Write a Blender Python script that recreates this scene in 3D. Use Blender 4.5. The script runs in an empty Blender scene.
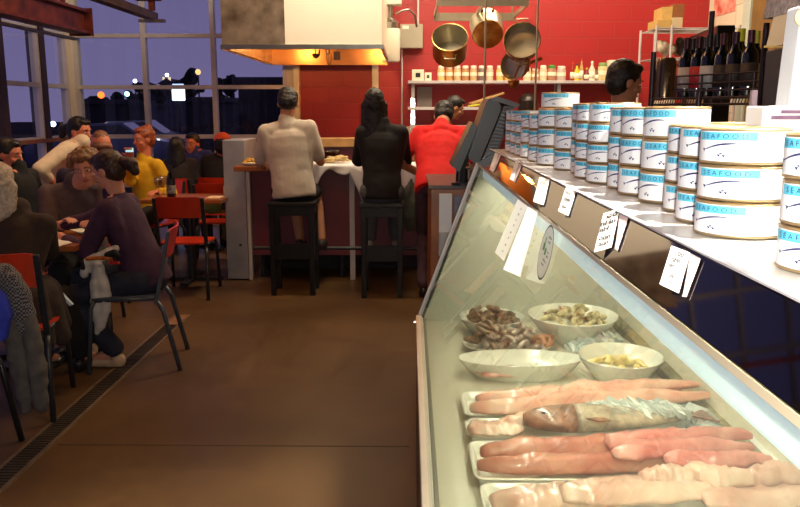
import bpy, bmesh, random
from math import *
from mathutils import Vector as V, Matrix, Quaternion, noise
random.seed(7)
SC = bpy.context.scene
COL = SC.collection
# ------------------------------------------------------------------ camera model
F = 778.0; TH = atan(143.5/F); PS = atan(10/F*cos(TH)); EYE = V((0, 0, 1.5))
FW = V((-sin(PS)*cos(TH), cos(PS)*cos(TH), -sin(TH))); RT = V((cos(PS), sin(PS), 0)); UPV = RT.cross(FW)
def ray(x, y): return FW + RT*((x-400)/F) + UPV*((253.5-y)/F)
def at(x, y, Y): d = ray(x, y); return EYE + d*(Y/d.y)
def onz(x, y, z): d = ray(x, y); return EYE + d*((z-1.5)/d.z)
cam = bpy.data.cameras.new('camera'); cam.sensor_width = 36; cam.lens = F/800*36; cam.clip_start = .02; cam.clip_end = 500
co = bpy.data.objects.new('camera', cam); COL.objects.link(co)
co.location = EYE; co.rotation_euler = (pi/2-TH, 0, PS); SC.camera = co
SC.view_settings.view_transform = 'Standard'; SC.view_settings.look = 'None'
SC.view_settings.gamma = 1; SC.view_settings.exposure = 0; SC.view_settings.use_curve_mapping = False

# ------------------------------------------------------------------ materials
def lin(c):
    return tuple(((v/255)/12.92 if v/255 <= .04045 else ((v/255+.055)/1.055)**2.4) for v in c)
MATS = {}
def mat(name, rgb, rough=.5, metal=0, spec=.5, noise_s=0, noise_a=.12, bump=0, bump_s=60, trans=0, sss=0, coat=0, emit=None, es=0, rgb2=None, sheen=0, alpha=1):
    if name in MATS: return MATS[name]
    m = bpy.data.materials.new(name); m.use_nodes = True; nt = m.node_tree; b = nt.nodes['Principled BSDF']
    c = lin(rgb) + (1,)
    b.inputs['Base Color'].default_value = c
    b.inputs['Roughness'].default_value = rough; b.inputs['Metallic'].default_value = metal
    b.inputs['Specular IOR Level'].default_value = spec
    if coat: b.inputs['Coat Weight'].default_value = coat; b.inputs['Coat Roughness'].default_value = .08
    if sss:
        b.inputs['Subsurface Weight'].default_value = sss; b.inputs['Subsurface Scale'].default_value = .01
        b.inputs['Subsurface Radius'].default_value = (1, .4, .25)
    if sheen: b.inputs['Sheen Weight'].default_value = sheen
    if emit: b.inputs['Emission Color'].default_value = lin(emit)+(1,); b.inputs['Emission Strength'].default_value = es
    if alpha < 1: b.inputs['Alpha'].default_value = alpha
    tc = nt.nodes.new('ShaderNodeTexCoord')
    if noise_s:
        n = nt.nodes.new('ShaderNodeTexNoise'); n.inputs['Scale'].default_value = noise_s; n.inputs['Detail'].default_value = 4
        nt.links.new(tc.outputs['Object'], n.inputs['Vector'])
        cr = nt.nodes.new('ShaderNodeValToRGB')
        c2 = lin(rgb2) if rgb2 else tuple(max(0, v*(1-3*noise_a)) for v in c[:3])
        cr.color_ramp.elements[0].position = .32; cr.color_ramp.elements[1].position = .68
        cr.color_ramp.elements[0].color = tuple(c2)+(1,); cr.color_ramp.elements[1].color = c
        nt.links.new(n.outputs['Fac'], cr.inputs['Fac']); nt.links.new(cr.outputs['Color'], b.inputs['Base Color'])
    if bump:
        n2 = nt.nodes.new('ShaderNodeTexNoise'); n2.inputs['Scale'].default_value = bump_s; n2.inputs['Detail'].default_value = 3
        nt.links.new(tc.outputs['Object'], n2.inputs['Vector'])
        bp = nt.nodes.new('ShaderNodeBump'); bp.inputs['Strength'].default_value = bump; bp.inputs['Distance'].default_value = .01
        nt.links.new(n2.outputs['Fac'], bp.inputs['Height']); nt.links.new(bp.outputs['Normal'], b.inputs['Normal'])
    MATS[name] = m; return m
def glassmat(name, rgb=(235, 245, 240), ior=1.45, rough=0.0, boost=1.0, haze=0):
    if name in MATS: return MATS[name]
    m = bpy.data.materials.new(name); m.use_nodes = True; nt = m.node_tree; nt.nodes.clear()
    o = nt.nodes.new('ShaderNodeOutputMaterial'); mx = nt.nodes.new('ShaderNodeMixShader')
    t = nt.nodes.new('ShaderNodeBsdfTransparent'); g = nt.nodes.new('ShaderNodeBsdfGlossy'); f = nt.nodes.new('ShaderNodeFresnel')
    t.inputs['Color'].default_value = lin(rgb)+(1,); g.inputs['Roughness'].default_value = rough
    f.inputs['IOR'].default_value = ior
    mu = nt.nodes.new('ShaderNodeMath'); mu.operation = 'MULTIPLY'; mu.inputs[1].default_value = boost; mu.use_clamp = True
    # the back side of a pane must not turn into total reflection
    ge = nt.nodes.new('ShaderNodeNewGeometry'); iv = nt.nodes.new('ShaderNodeMath'); iv.operation = 'SUBTRACT'; iv.inputs[0].default_value = 1
    nt.links.new(ge.outputs['Backfacing'], iv.inputs[1])
    m2 = nt.nodes.new('ShaderNodeMath'); m2.operation = 'MULTIPLY'
    nt.links.new(f.outputs[0], mu.inputs[0]); nt.links.new(mu.outputs[0], m2.inputs[0]); nt.links.new(iv.outputs[0], m2.inputs[1])
    nt.links.new(m2.outputs[0], mx.inputs[0]); nt.links.new(t.outputs[0], mx.inputs[1]); nt.links.new(g.outputs[0], mx.inputs[2])
    last = mx
    if haze:
        d = nt.nodes.new('ShaderNodeBsdfDiffuse'); d.inputs['Color'].default_value = (.8, .85, .8, 1)
        m3 = nt.nodes.new('ShaderNodeMixShader'); m3.inputs[0].default_value = haze
        nt.links.new(mx.outputs[0], m3.inputs[1]); nt.links.new(d.outputs[0], m3.inputs[2]); last = m3
    nt.links.new(last.outputs[0], o.inputs['Surface'])
    MATS[name] = m; return m
def block_mat(name, rgb, mortar, axis, w=.405, h=.203, rough=.45, shift=(0, 0)):
    m = mat(name, rgb, rough, bump=.25, bump_s=40); nt = m.node_tree; b = nt.nodes['Principled BSDF']
    tc = nt.nodes.new('ShaderNodeTexCoord'); sx = nt.nodes.new('ShaderNodeSeparateXYZ'); cx = nt.nodes.new('ShaderNodeCombineXYZ')
    nt.links.new(tc.outputs['Object'], sx.inputs[0])
    nt.links.new(sx.outputs['X' if axis == 'x' else 'Y'], cx.inputs['X']); nt.links.new(sx.outputs['Z'], cx.inputs['Y'])
    mp = nt.nodes.new('ShaderNodeMapping'); mp.inputs['Location'].default_value = (shift[0], shift[1], 0)
    nt.links.new(cx.outputs[0], mp.inputs[0])
    br = nt.nodes.new('ShaderNodeTexBrick'); br.inputs['Scale'].default_value = 1; br.inputs['Brick Width'].default_value = w; br.inputs['Row Height'].default_value = h
    br.inputs['Mortar Size'].default_value = .006; br.inputs['Mortar Smooth'].default_value = .3
    c = lin(rgb)
    br.inputs['Color1'].default_value = c+(1,); br.inputs['Color2'].default_value = tuple(v*.9 for v in c)+(1,); br.inputs['Mortar'].default_value = lin(mortar)+(1,)
    nt.links.new(mp.outputs[0], br.inputs['Vector']); nt.links.new(br.outputs['Color'], b.inputs['Base Color'])
    bp = nt.nodes.new('ShaderNodeBump'); bp.inputs['Strength'].default_value = .6; bp.inputs['Distance'].default_value = .01; bp.invert = True
    nt.links.new(br.outputs['Fac'], bp.inputs['Height'])
    old = b.inputs['Normal'].links[0].from_node
    nt.links.new(old.outputs['Normal'], bp.inputs['Normal']); nt.links.new(bp.outputs['Normal'], b.inputs['Normal'])
    return m
steel = mat('stainless_steel', (205, 200, 190), .28, 1, noise_s=9, noise_a=.06, bump=.05, bump_s=14)
chrome = mat('bright_chrome', (225, 225, 225), .12, 1, noise_s=20, noise_a=.02)
alu = mat('white_aluminium_frame', (196, 188, 190), .4, .1, noise_s=6, noise_a=.04)
blackm = mat('black_painted_wood', (16, 15, 17), .35, noise_s=25, noise_a=.2)
blackp = mat('black_plastic', (26, 27, 30), .35, noise_s=30, noise_a=.1)
darkgrey = mat('dark_grey_metal', (58, 62, 68), .4, .5, noise_s=20, noise_a=.08)
redply = mat('red_stained_plywood', (205, 52, 22), .35, noise_s=6, noise_a=.1, coat=.3)
wood = mat('orange_brown_wood', (170, 96, 46), .35, noise_s=8, noise_a=.14, coat=.2)
tanw = mat('light_wood', (196, 150, 92), .5, noise_s=10, noise_a=.1)
whitep = mat('white_porcelain', (238, 234, 222), .15, noise_s=3, noise_a=.01, coat=.3)
whitel = mat('white_laminate', (228, 224, 208), .4, noise_s=5, noise_a=.02)
paper = mat('white_paper', (240, 240, 238), .7, noise_s=12, noise_a=.015)
paperk = mat('cream_paper', (235, 228, 205), .7, noise_s=12, noise_a=.02)
ink = mat('black_ink', (30, 28, 34), .6, noise_s=40, noise_a=.05)
cloth = mat('white_table_paper', (222, 222, 224), .8, noise_s=9, noise_a=.02, bump=.2, bump_s=20)
maroon = mat('maroon_panel', (118, 48, 62), .45, noise_s=5, noise_a=.07)
cardb = mat('cardboard', (196, 160, 92), .8, noise_s=20, noise_a=.06)
cardbd = mat('brown_cardboard', (140, 84, 44), .8, noise_s=20, noise_a=.06)
glass = glassmat('clear_glass')
tpaper = mat('thin_white_paper', (240, 240, 238), .7, noise_s=12, noise_a=.015)
_nt = tpaper.node_tree; _o = _nt.nodes['Material Output']; _b = _nt.nodes['Principled BSDF']; _t = _nt.nodes.new('ShaderNodeBsdfTranslucent'); _t.inputs['Color'].default_value = (.9, .9, .88, 1)
_m = _nt.nodes.new('ShaderNodeMixShader'); _m.inputs[0].default_value = .5; _nt.links.new(_b.outputs[0], _m.inputs[1]); _nt.links.new(_t.outputs[0], _m.inputs[2]); _nt.links.new(_m.outputs[0], _o.inputs['Surface'])
winglass = glassmat('window_glass', (240, 244, 250), 1.5, 0, 1.0)
caseglass = glassmat('display_case_glass', (238, 244, 234), 1.5, .0, 1.0, haze=.035)
darkglass = mat('dark_green_bottle_glass', (8, 12, 8), .08, spec=.8, coat=.5, noise_s=10, noise_a=.1)

# ------------------------------------------------------------------ mesh helpers
def frame_from(d):
    d = V(d).normalized(); a = V((0, 0, 1)) if abs(d.z) < .9 else V((1, 0, 0))
    x = a.cross(d).normalized(); return x, d.cross(x), d
class MB:
    def __init__(s): s.b = bmesh.new(); s.mats = []
    def _mi(s, m):
        if m is None: return 0
        if m not in s.mats: s.mats.append(m)
        return s.mats.index(m)
    def faces(s, vs, fs, m=None):
        bv = [s.b.verts.new(v) for v in vs]; k = s._mi(m)
        for f in fs:
            try: fc = s.b.faces.new([bv[i] for i in f]); fc.material_index = k
            except ValueError: pass
        return bv
    def box(s, lo, hi, m=None, rz=0, bev=0, piv=None):
        lo = V(lo); hi = V(hi); c = (lo+hi)/2; h = (hi-lo)/2
        pv = V(piv) if piv else c
        vs = []
        for z in (-1, 1):
            for x, y in ((-1, -1), (1, -1), (1, 1), (-1, 1)): vs.append(c+V((x*h.x, y*h.y, z*h.z)))
        if rz:
            R = Matrix.Rotation(rz, 3, 'Z'); vs = [pv+R@(v-pv) for v in vs]
        s.hull(vs, m, bev)
        return s
    def hull(s, vs, m=None, bev=0):
        bv = s.faces(vs, [(0, 3, 2, 1), (4, 5, 6, 7), (0, 1, 5, 4), (1, 2, 6, 5), (2, 3, 7, 6), (3, 0, 4, 7)], m)
        if bev:
            es = list({e for v in bv for e in v.link_edges})
            bmesh.ops.bevel(s.b, geom=es, offset=bev, segments=2, profile=.5, affect='EDGES', clamp_overlap=True)
        return s
    def bar(s, a, b, w, t, up=(0, 0, 1), m=None, bev=0):   # rectangular bar a->b
        a = V(a); b = V(b); d = (b-a).normalized(); u = V(up); x = d.cross(u).normalized(); u = x.cross(d)
        vs = []
        for p in (a, b):
            for i, j in ((-1, -1), (1, -1), (1, 1), (-1, 1)): vs.append(p+x*(i*w/2)+u*(j*t/2))
        return s.hull(vs, m, bev)
    def cyl(s, a, b, r0, r1=None, n=16, m=None, cap=True):
        if r1 is None: r1 = r0
        a = V(a); b = V(b); x, y, d = frame_from(b-a); vs = []
        for p, r in ((a, r0), (b, r1)):
            for i in range(n): t = 2*pi*i/n; vs.append(p+(x*cos(t)+y*sin(t))*r)
        fs = [(i, (i+1) % n, n+(i+1) % n, n+i) for i in range(n)]
        if cap: fs += [tuple(range(n-1, -1, -1)), tuple(range(n, 2*n))]
        s.faces(vs, fs, m); return s
    def tube(s, pts, r, n=8, m=None):
        pts = [V(p) for p in pts]; vs = []; N = len(pts); rr = r if isinstance(r, (list, tuple)) else [r]*N
        px = None
        for k, p in enumerate(pts):
            d = (pts[min(k+1, N-1)]-pts[max(k-1, 0)]).normalized()
            if px is None: px, py, _ = frame_from(d)
            else:
                px = (px-d*px.dot(d)).normalized(); py = d.cross(px)
            for i in range(n): t = 2*pi*i/n; vs.append(p+(px*cos(t)+py*sin(t))*rr[k])
        fs = [(k*n+i, k*n+(i+1) % n, (k+1)*n+(i+1) % n, (k+1)*n+i) for k in range(N-1) for i in range(n)]
        fs += [tuple(range(n-1, -1, -1)), tuple(range((N-1)*n, N*n))]
        s.faces(vs, fs, m); return s
    def ell(s, c, r, ax=None, n=16, m=None):
        c = V(c); vs = []; k = n//2
        if not isinstance(r, (list, tuple)): r = (r, r, r)
        X, Y, Z = ax if ax else (V((1, 0, 0)), V((0, 1, 0)), V((0, 0, 1)))
        vs.append(c-Z*r[2])
        for j in range(1, k):
            ph = -pi/2+pi*j/k
            for i in range(n):
                t = 2*pi*i/n; vs.append(c+X*(r[0]*cos(ph)*cos(t))+Y*(r[1]*cos(ph)*sin(t))+Z*(r[2]*sin(ph)))
        vs.append(c+Z*r[2]); L = len(vs)-1; fs = []
        for i in range(n):
            fs.append((0, 1+(i+1) % n, 1+i)); fs.append((L, L-n+i, L-n+(i+1) % n))
        for j in range(k-2):
            for i in range(n):
                a = 1+j*n+i; b2 = 1+j*n+(i+1) % n; fs.append((a, b2, b2+n, a+n))
        s.faces(vs, fs, m); return s
    def cap(s, a, b, r0, r1=None, n=14, m=None):
        if r1 is None: r1 = r0
        s.cyl(a, b, r0, r1, n, m); s.ell(a, r0, None, n, m); s.ell(b, r1, None, n, m); return s
    def lathe(s, prof, c=(0, 0, 0), n=28, m=None, ax=None, sx=1, sy=1, close=True):   # prof: (r,z) list
        c = V(c); X, Y, Z = ax if ax else (V((1, 0, 0)), V((0, 1, 0)), V((0, 0, 1))); vs = []; fs = []
        for r, z in prof:
            for i in range(n): t = 2*pi*i/n; vs.append(c+X*(r*cos(t)*sx)+Y*(r*sin(t)*sy)+Z*z)
        for k in range(len(prof)-1):
            for i in range(n): fs.append((k*n+i, k*n+(i+1) % n, (k+1)*n+(i+1) % n, (k+1)*n+i))
        if close and prof[0][0] > 1e-4: fs.append(tuple(range(n-1, -1, -1)))
        if close and prof[-1][0] > 1e-4: fs.append(tuple(range((len(prof)-1)*n, len(prof)*n)))
        s.faces(vs, fs, m); return s
    def loft(s, rings, n=28, m=None):   # rings: (centre, X, Y, rx, ry)
        vs = [V(c)+X*(rx*cos(2*pi*i/n))+Y*(ry*sin(2*pi*i/n)) for c, X, Y, rx, ry in rings for i in range(n)]; K = len(rings)
        fs = [(k*n+i, k*n+(i+1) % n, (k+1)*n+(i+1) % n, (k+1)*n+i) for k in range(K-1) for i in range(n)]+[tuple(range(n-1, -1, -1)), tuple(range((K-1)*n, K*n))]
        s.faces(vs, fs, m); return s
    def prism(s, poly, a, d, X, Y, m=None):    # polygon (u,v) in X,Y axes at a extruded along d
        a = V(a); d = V(d); X = V(X); Y = V(Y); n = len(poly)
        vs = [a+X*u+Y*v for u, v in poly]; vs += [v+d for v in vs]
        fs = [tuple(range(n-1, -1, -1)), tuple(range(n, 2*n))]+[(i, (i+1) % n, n+(i+1) % n, n+i) for i in range(n)]
        s.faces(vs, fs, m); return s
    def build(s, name, m=None, parent=None, loc=None, smooth=False, kind=None, fixn=True, mods=None):
        if fixn:
            bmesh.ops.remove_doubles(s.b, verts=s.b.verts, dist=1e-6)
            bmesh.ops.recalc_face_normals(s.b, faces=s.b.faces)
        off = V((0, 0, 0))
        if parent is not None:
            r = parent
            while r.parent: r = r.parent
            off = V(r.get('_o', (0, 0, 0)))
        elif loc is not None: off = V(loc)
        if off.length: bmesh.ops.translate(s.b, verts=s.b.verts, vec=-off)
        me = bpy.data.meshes.new(name); s.b.to_mesh(me); s.b.free()
        if s.mats:
            for q in s.mats: me.materials.append(q)
        else: me.materials.append(m)
        if smooth:
            for p in me.polygons: p.use_smooth = True
            if smooth == 'a':
                try: me.set_sharp_from_angle(angle=radians(40))
                except Exception: pass
        o = bpy.data.objects.new(name, me); COL.objects.link(o)
        if parent is not None: o.parent = parent
        else: o.location = off; o['_o'] = list(off)
        if kind: o['kind'] = kind
        return o
def tag(o, label, cat, group=None, kind=None):
    o['label'] = label; o['category'] = cat
    if group: o['group'] = group
    if kind: o['kind'] = kind
    return o
def thing(name, loc, label, cat, group=None):
    o = bpy.data.objects.new(name, None); COL.objects.link(o); o.location = loc; o['_o'] = list(loc)
    o.empty_display_size = .1
    return tag(o, label, cat, group)
KIDS = {}
def dup(o, loc=None, rz=None, label=None, group=None, parent=None, rot=None):
    c = o.copy(); COL.objects.link(c)
    if parent is not None: c.parent = parent
    for ch in [q for q in COL.objects if q.parent == o]: dup(ch, parent=c)
    if loc is not None: c.location = loc; c['_o'] = list(loc)
    if rz is not None: c.rotation_euler = (0, 0, rz)
    if rot is not None: c.rotation_euler = rot
    if label: c['label'] = label
    if group: c['group'] = group
    return c
def text_mesh(txt, size=1.0, bold=0):
    cu = bpy.data.curves.new('t', 'FONT'); cu.body = txt; cu.size = size; cu.align_x = 'CENTER'; cu.resolution_u = 2; cu.offset = bold
    o = bpy.data.objects.new('t', cu); COL.objects.link(o)
    dg = bpy.context.evaluated_depsgraph_get(); me = bpy.data.meshes.new_from_object(o.evaluated_get(dg))
    vs = [v.co.copy() for v in me.vertices]; fs = [tuple(p.vertices) for p in me.polygons]
    bpy.data.objects.remove(o); bpy.data.curves.remove(cu); bpy.data.meshes.remove(me)
    return vs, fs
def put_text(mb, txt, size, org, X, Y, m=None, th=0):
    vs, fs = text_mesh(txt, size); org = V(org); X = V(X).normalized(); Y = V(Y).normalized()
    mb.faces([org+X*v.x+Y*v.y for v in vs], fs, m)
def voxel(mb, name, m, parent, vox=.01, smooth=3, disp=0, dsize=.1, loc=None):
    o = mb.build(name, m, None, None, fixn=False)
    r = o.modifiers.new('r', 'REMESH'); r.mode = 'VOXEL'; r.voxel_size = vox
    if smooth: sm = o.modifiers.new('s', 'SMOOTH'); sm.iterations = smooth; sm.factor = .5
    if disp:
        t = bpy.data.textures.new('cl', 'CLOUDS'); t.noise_scale = dsize; t.noise_depth = 2
        d = o.modifiers.new('d', 'DISPLACE'); d.texture = t; d.strength = disp; d.mid_level = .5; d.texture_coords = 'LOCAL'
    dg = bpy.context.evaluated_depsgraph_get(); me = bpy.data.meshes.new_from_object(o.evaluated_get(dg))
    bpy.data.objects.remove(o)
    off = V((0, 0, 0))
    if parent is not None:
        rr = parent
        while rr.parent: rr = rr.parent
        off = V(rr['_o'])
    elif loc is not None: off = V(loc)
    me.transform(Matrix.Translation(-off))
    for p in me.polygons: p.use_smooth = True
    me.materials.clear(); me.materials.append(m); me.name = name
    o = bpy.data.objects.new(name, me); COL.objects.link(o)
    if parent is not None: o.parent = parent
    else: o.location = off; o['_o'] = list(off)
    return o

# ================================================================== SETTING
XL, XR, YB, YF, ZC = -4.36, 3.75, 10.2, -3.5, 7.0
def floor_mat():
    m = mat('stained_concrete', (94, 69, 42), .3, noise_s=1.3, noise_a=.1, rgb2=(76, 54, 32))
    nt = m.node_tree; b = nt.nodes['Principled BSDF']
    tc = nt.nodes.new('ShaderNodeTexCoord'); n = nt.nodes.new('ShaderNodeTexNoise'); n.inputs['Scale'].default_value = 14; n.inputs['Detail'].default_value = 8
    nt.links.new(tc.outputs['Object'], n.inputs['Vector'])
    old = b.inputs['Base Color'].links[0].from_socket
    mx = nt.nodes.new('ShaderNodeMix'); mx.data_type = 'RGBA'; mx.blend_type = 'OVERLAY'; mx.inputs['Factor'].default_value = .22
    nt.links.new(old, mx.inputs['A']); nt.links.new(n.outputs['Fac'], mx.inputs['B']); nt.links.new(mx.outputs['Result'], b.inputs['Base Color'])
    mr = nt.nodes.new('ShaderNodeMapRange'); mr.inputs['To Min'].default_value = .30; mr.inputs['To Max'].default_value = .48; b.inputs['Specular IOR Level'].default_value = .35
    nt.links.new(n.outputs['Fac'], mr.inputs['Value']); nt.links.new(mr.outputs[0], b.inputs['Roughness'])
    return m
m = MB().box((XL-.2, YF-.2, -.15), (XR+.2, YB+.2, 0))
m.build('floor', floor_mat(), kind='structure')
jt = mat('floor_joint', (40, 26, 14), .6, noise_s=10, noise_a=.1)
yj = onz(300, 446, 0).y
MB().box((-1.6, yj-.004, 0), (0, yj+.004, .0012)).build('trim_1', jt, kind='structure')
MB().box((XL-.2, YF-.2, ZC), (XR+.2, YB+.2, ZC+.15)).build('ceiling', mat('dark_ceiling', (70, 60, 52), .8, noise_s=2, noise_a=.05), kind='structure')
redblock = block_mat('red_painted_block', (162, 34, 36), (150, 48, 44), 'x', shift=(.05, .04))
MB().box((-1.41, YB, 0), (XR+.2, YB+.2, ZC)).build('wall_back', redblock, kind='structure')
whiteblock = block_mat('white_painted_block', (226, 216, 192), (176, 166, 146), 'y', w=.61, h=.305, shift=(.1, .06))
MB().box((XR, 9.05, 0), (XR+.2, YB, ZC)).build('wall_right', whiteblock, kind='structure')
MB().box((XR-.03, YF, 0), (XR+.2, 8.85, ZC)).build('wall_right_near', mat('brown_plaster', (132, 100, 52), .6, noise_s=5, noise_a=.1), kind='structure')
MB().box((XR-.05, 8.85, 0), (XR+.2, 9.05, ZC)).build('trim_2', mat('pale_trim', (190, 200, 188), .5, noise_s=5, noise_a=.03), kind='structure')
MB().box((XL-.2, YF-.2, 0), (XR+.2, YF, ZC)).build('wall_front', mat('dark_warm_plaster', (92, 66, 48), .7, noise_s=2, noise_a=.06), kind='structure')
# back window wall: grid of aluminium framed panes
ZL = [0.02, .525, 1.16, 1.79, 2.43, 3.06, 3.70, 4.34, 4.98, 5.62, 6.3, 6.95]
XW = [XL+.07, at(144.5, 60, YB).x, at(213.5, 60, YB).x, -1.60]
def windowwall(idx, lines, fixed, axis, zl, wide=.055):
    fr = MB(); gl = MB()
    def bx(mb, u0, u1, z0, z1, d0, d1):
        if axis == 'x': mb.box((u0, fixed+d0, z0), (u1, fixed+d1, z1))
        else: mb.box((fixed-d1, u0, z0), (fixed-d0, u1, z1))
    for i, u in enumerate(lines): bx(fr, u-wide/2, u+wide/2, 0, ZC, -.03, .07)
    for z in zl:
        for u0, u1 in zip(lines[:-1], lines[1:]): bx(fr, u0+wide/2, u1-wide/2, z-.025, z+.025, -.02, .06)
    f = fr.build('window_%d' % idx, alu, kind='structure')
    bx(gl, lines[0], lines[-1], 0, ZC, .018, .024)
    g = gl.build('pane', winglass, f)
    return f
windowwall(1, XW, YB, 'x', ZL)
YW = [YF+.05, -2.4, -1.5, -.6, .3, 1.2, 2.1, 3.0, 3.9, 4.8, 5.7, 6.6, 7.5, 8.47, 9.3, 10.05]
windowwall(2, YW, XL, 'y', ZL)
# jambs, corner post
dkred = mat('rusty_red_steel', (132, 54, 30), .45, .2, noise_s=7, noise_a=.2, rgb2=(74, 28, 18))
cream = mat('cream_painted_trim', (220, 206, 182), .5, noise_s=4, noise_a=.04)
MB().box((-1.57, YB-.03, 0), (-1.49, YB+.1, ZC)).build('trim_3', cream, kind='structure')
MB().box((-1.485, YB-.10, 0), (-1.41, YB+.1, ZC), bev=.01).build('trim_4', cream, kind='structure')
MB().box((XL-.06, YB-.14, 0), (XL+.10, YB+.12, ZC), bev=.008).build('trim_5', cream, kind='structure')
for i, y in enumerate((9.36, 8.40, 4.85, 1.25)):
    MB().box((XL-.12, y-.06, 0), (XL+.05, y+.06, ZC)).build('trim_%d' % (6+i), mat('dark_brown_column', (54, 32, 24), .5, noise_s=6, noise_a=.1), kind='structure')
# wooden rail on the left window wall
MB().box((XL-.02, 3, 1.12), (XL+.06, YB-.15, 1.165)).build('trim_10', mat('brown_rail', (150, 92, 60), .5, noise_s=6, noise_a=.1), kind='structure')
# white conduit / post between the red wall bays
p = at(375, 70, YB-.1)
MB().box((p.x-.04, YB-.09, 0), (p.x+.04, YB-.001, ZC), bev=.008).build('trim_11', cream, kind='structure')

# door tracks: rusty beams running along the room over the diners
e = at(88, 34, 8.4); e2 = at(88, 10, 8.4)
t = thing('steel_beam', (e.x, 6, e.z), 'rusty red steel channel beam overhead at the top left, wider and lower of the two', 'beam')
mb = MB(); mb.box((e.x-.03, 2.0, e.z+.03), (e.x-.015, 8.36, e2.z-.02)); mb.box((e.x-.16, 2.0, e.z), (e.x+.03, 8.4, e.z+.028)); mb.box((e.x-.16, 2.0, e2.z-.028), (e.x+.03, 8.4, e2.z))
mb.build('channel', dkred, t)
mb = MB(); mb.box((e.x-.2, 8.405, e.z-.02), (e.x+.05, 8.43, e2.z+.02)); mb.build('end_plate', dkred, t)
mb = MB(); mb.cyl((e.x-.1, 2, e.z-.06), (e.x-.1, 8.3, e.z-.06), .018, n=10); mb.build('guide_rail', steel, t, smooth='a')
for y in (2.6, 8.0):
    MB().box((e.x-.09, y-.02, e2.z), (e.x-.05, y+.02, ZC)).build('hanger_rod', dkred, t)
e = at(160, 21, 8.15)
t = thing('steel_track', (e.x, 6, e.z), 'narrow metal ceiling track overhead with a bracket at its end, near the top left window', 'track')
mb = MB(); mb.box((e.x-.10, 2.5, e.z), (e.x+.0, 8.1, e.z+.02)); mb.box((e.x-.10, 2.5, e.z+.021), (e.x-.085, 8.1, e.z+.07)); mb.box((e.x-.015, 2.5, e.z+.021), (e.x, 8.1, e.z+.07))
mb.build('track_channel', mat('brown_galvanised_steel', (120, 88, 66), .35, .7, noise_s=14, noise_a=.15), t)
mb = MB(); mb.box((e.x-.03, 7.9, e.z+.075), (e.x+.02, 7.96, e.z+.5)); mb.box((e.x-.16, 7.88, e.z+.17), (e.x+.08, 7.98, e.z+.21)); mb.box((e.x-.14, 7.9, e.z+.215), (e.x-.1, 7.96, ZC))
mb.build('bracket', dkred, t)
mb = MB(); mb.box((e.x-.16, 7.965, e.z-.03), (e.x+.10, 8.02, e.z-.002)); mb.build('end_stop', steel, t)
for y in (3, 5.5): MB().cyl((e.x-.05, y, e.z+.07), (e.x-.05, y, ZC), .012, n=8).build('hanger_rod', steel, t)

# floor drain
a = onz(0, 480, 0); b = onz(183, 315, 0); xd = (a.x+b.x)/2
t = thing('floor_drain', (xd, 4, 0), 'long narrow slotted metal trench drain set in the brown floor beside the diners', 'drain')
dm = mat('drain_grate_metal', (92, 78, 64), .4, .6, noise_s=20, noise_a=.1)
MB().box((xd-.045, 2.2, .0005), (xd+.045, b.y, .002)).build('drain_channel', mat('drain_dark', (22, 18, 14), .8, noise_s=9, noise_a=.1), t)
mb = MB(); mb.box((xd-.062, 2.2, .0003), (xd-.045, b.y, .006)); mb.box((xd+.045, 2.2, .0003), (xd+.062, b.y, .006)); mb.build('drain_rim', mat('drain_rim_metal', (150, 128, 104), .35, .6, noise_s=20, noise_a=.1), t)
mb = MB(); y = 2.22
while y < b.y-.3: mb.box((xd-.044, y, .002), (xd+.044, y+.013, .0055)); y += .026
mb.build('drain_grate', dm, t)
MB().box((xd-.044, b.y-.28, .0022), (xd+.044, b.y-.005, .0055)).build('cover_plate', mat('drain_cover', (150, 104, 74), .5, .3, noise_s=9, noise_a=.08), t)

# ================================================================== OUTSIDE
MB().box((-60, YB+.3, -.4), (60, 120, -.3)).build('ground_outside', mat('wet_asphalt', (40, 32, 38), .9, spec=.05, noise_s=.2, noise_a=.2), kind='structure')
dark = mat('dark_building', (34, 32, 44), .8, noise_s=.8, noise_a=.1); dark2 = mat('slate_building', (66, 62, 84), .8, noise_s=.8, noise_a=.1)
litw = mat('lit_window', (250, 220, 160), .5, emit=(255, 226, 170), es=1.1)
foliage = mat('dark_foliage', (24, 26, 26), .9, noise_s=2, noise_a=.2)
def building(x0, x1, ytop, Y, label, m=dark, gable=False, wins=()):
    a = at(x0, ytop, Y); b = at(x1, ytop, Y)
    t = thing('building', ((a.x+b.x)/2, Y+2, -.3), label, 'building', None)
    MB().box((a.x, Y, -.3), (b.x, Y+5, a.z)).build('wall', m, t)
    mb = MB(); w = b.x-a.x
    if gable: mb.prism([(-.2, 0), (w+.2, 0), (w/2, w*.4)], (a.x, Y-.2, a.z), (0, 5.4, 0), (1, 0, 0), (0, 0, 1))
    else: mb.box((a.x-.2, Y-.2, a.z), (b.x+.2, Y+5.2, a.z+.25))
    mb.build('roof', mat('dark_roof', (46, 42, 56), .8, noise_s=1, noise_a=.1), t)
    for (wx0, wy0, wx1, wy1) in wins:
        p = at(wx0, wy0, Y-.02); q = at(wx1, wy1, Y-.02)
        MB().box((p.x, Y-.06, q.z), (q.x, Y-.01, p.z)).build('window', litw, t)
building(84, 120, 104, 42, 'dark low building beyond the left back window pane', dark)
building(122, 142, 107, 50, 'slate low building beyond the second window mullion', dark2)
building(160, 174, 84, 66, 'gabled building with lit windows seen high through the back window', dark2, True, [(162.5, 74+3, 165, 83), (168, 77, 171, 83)])
building(186, 222, 102, 40, 'dark flat building seen right of the lit white sign', dark)
building(238, 290, 84, 30, 'large dark building seen just left of the grey shirt person', dark, False)
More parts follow.
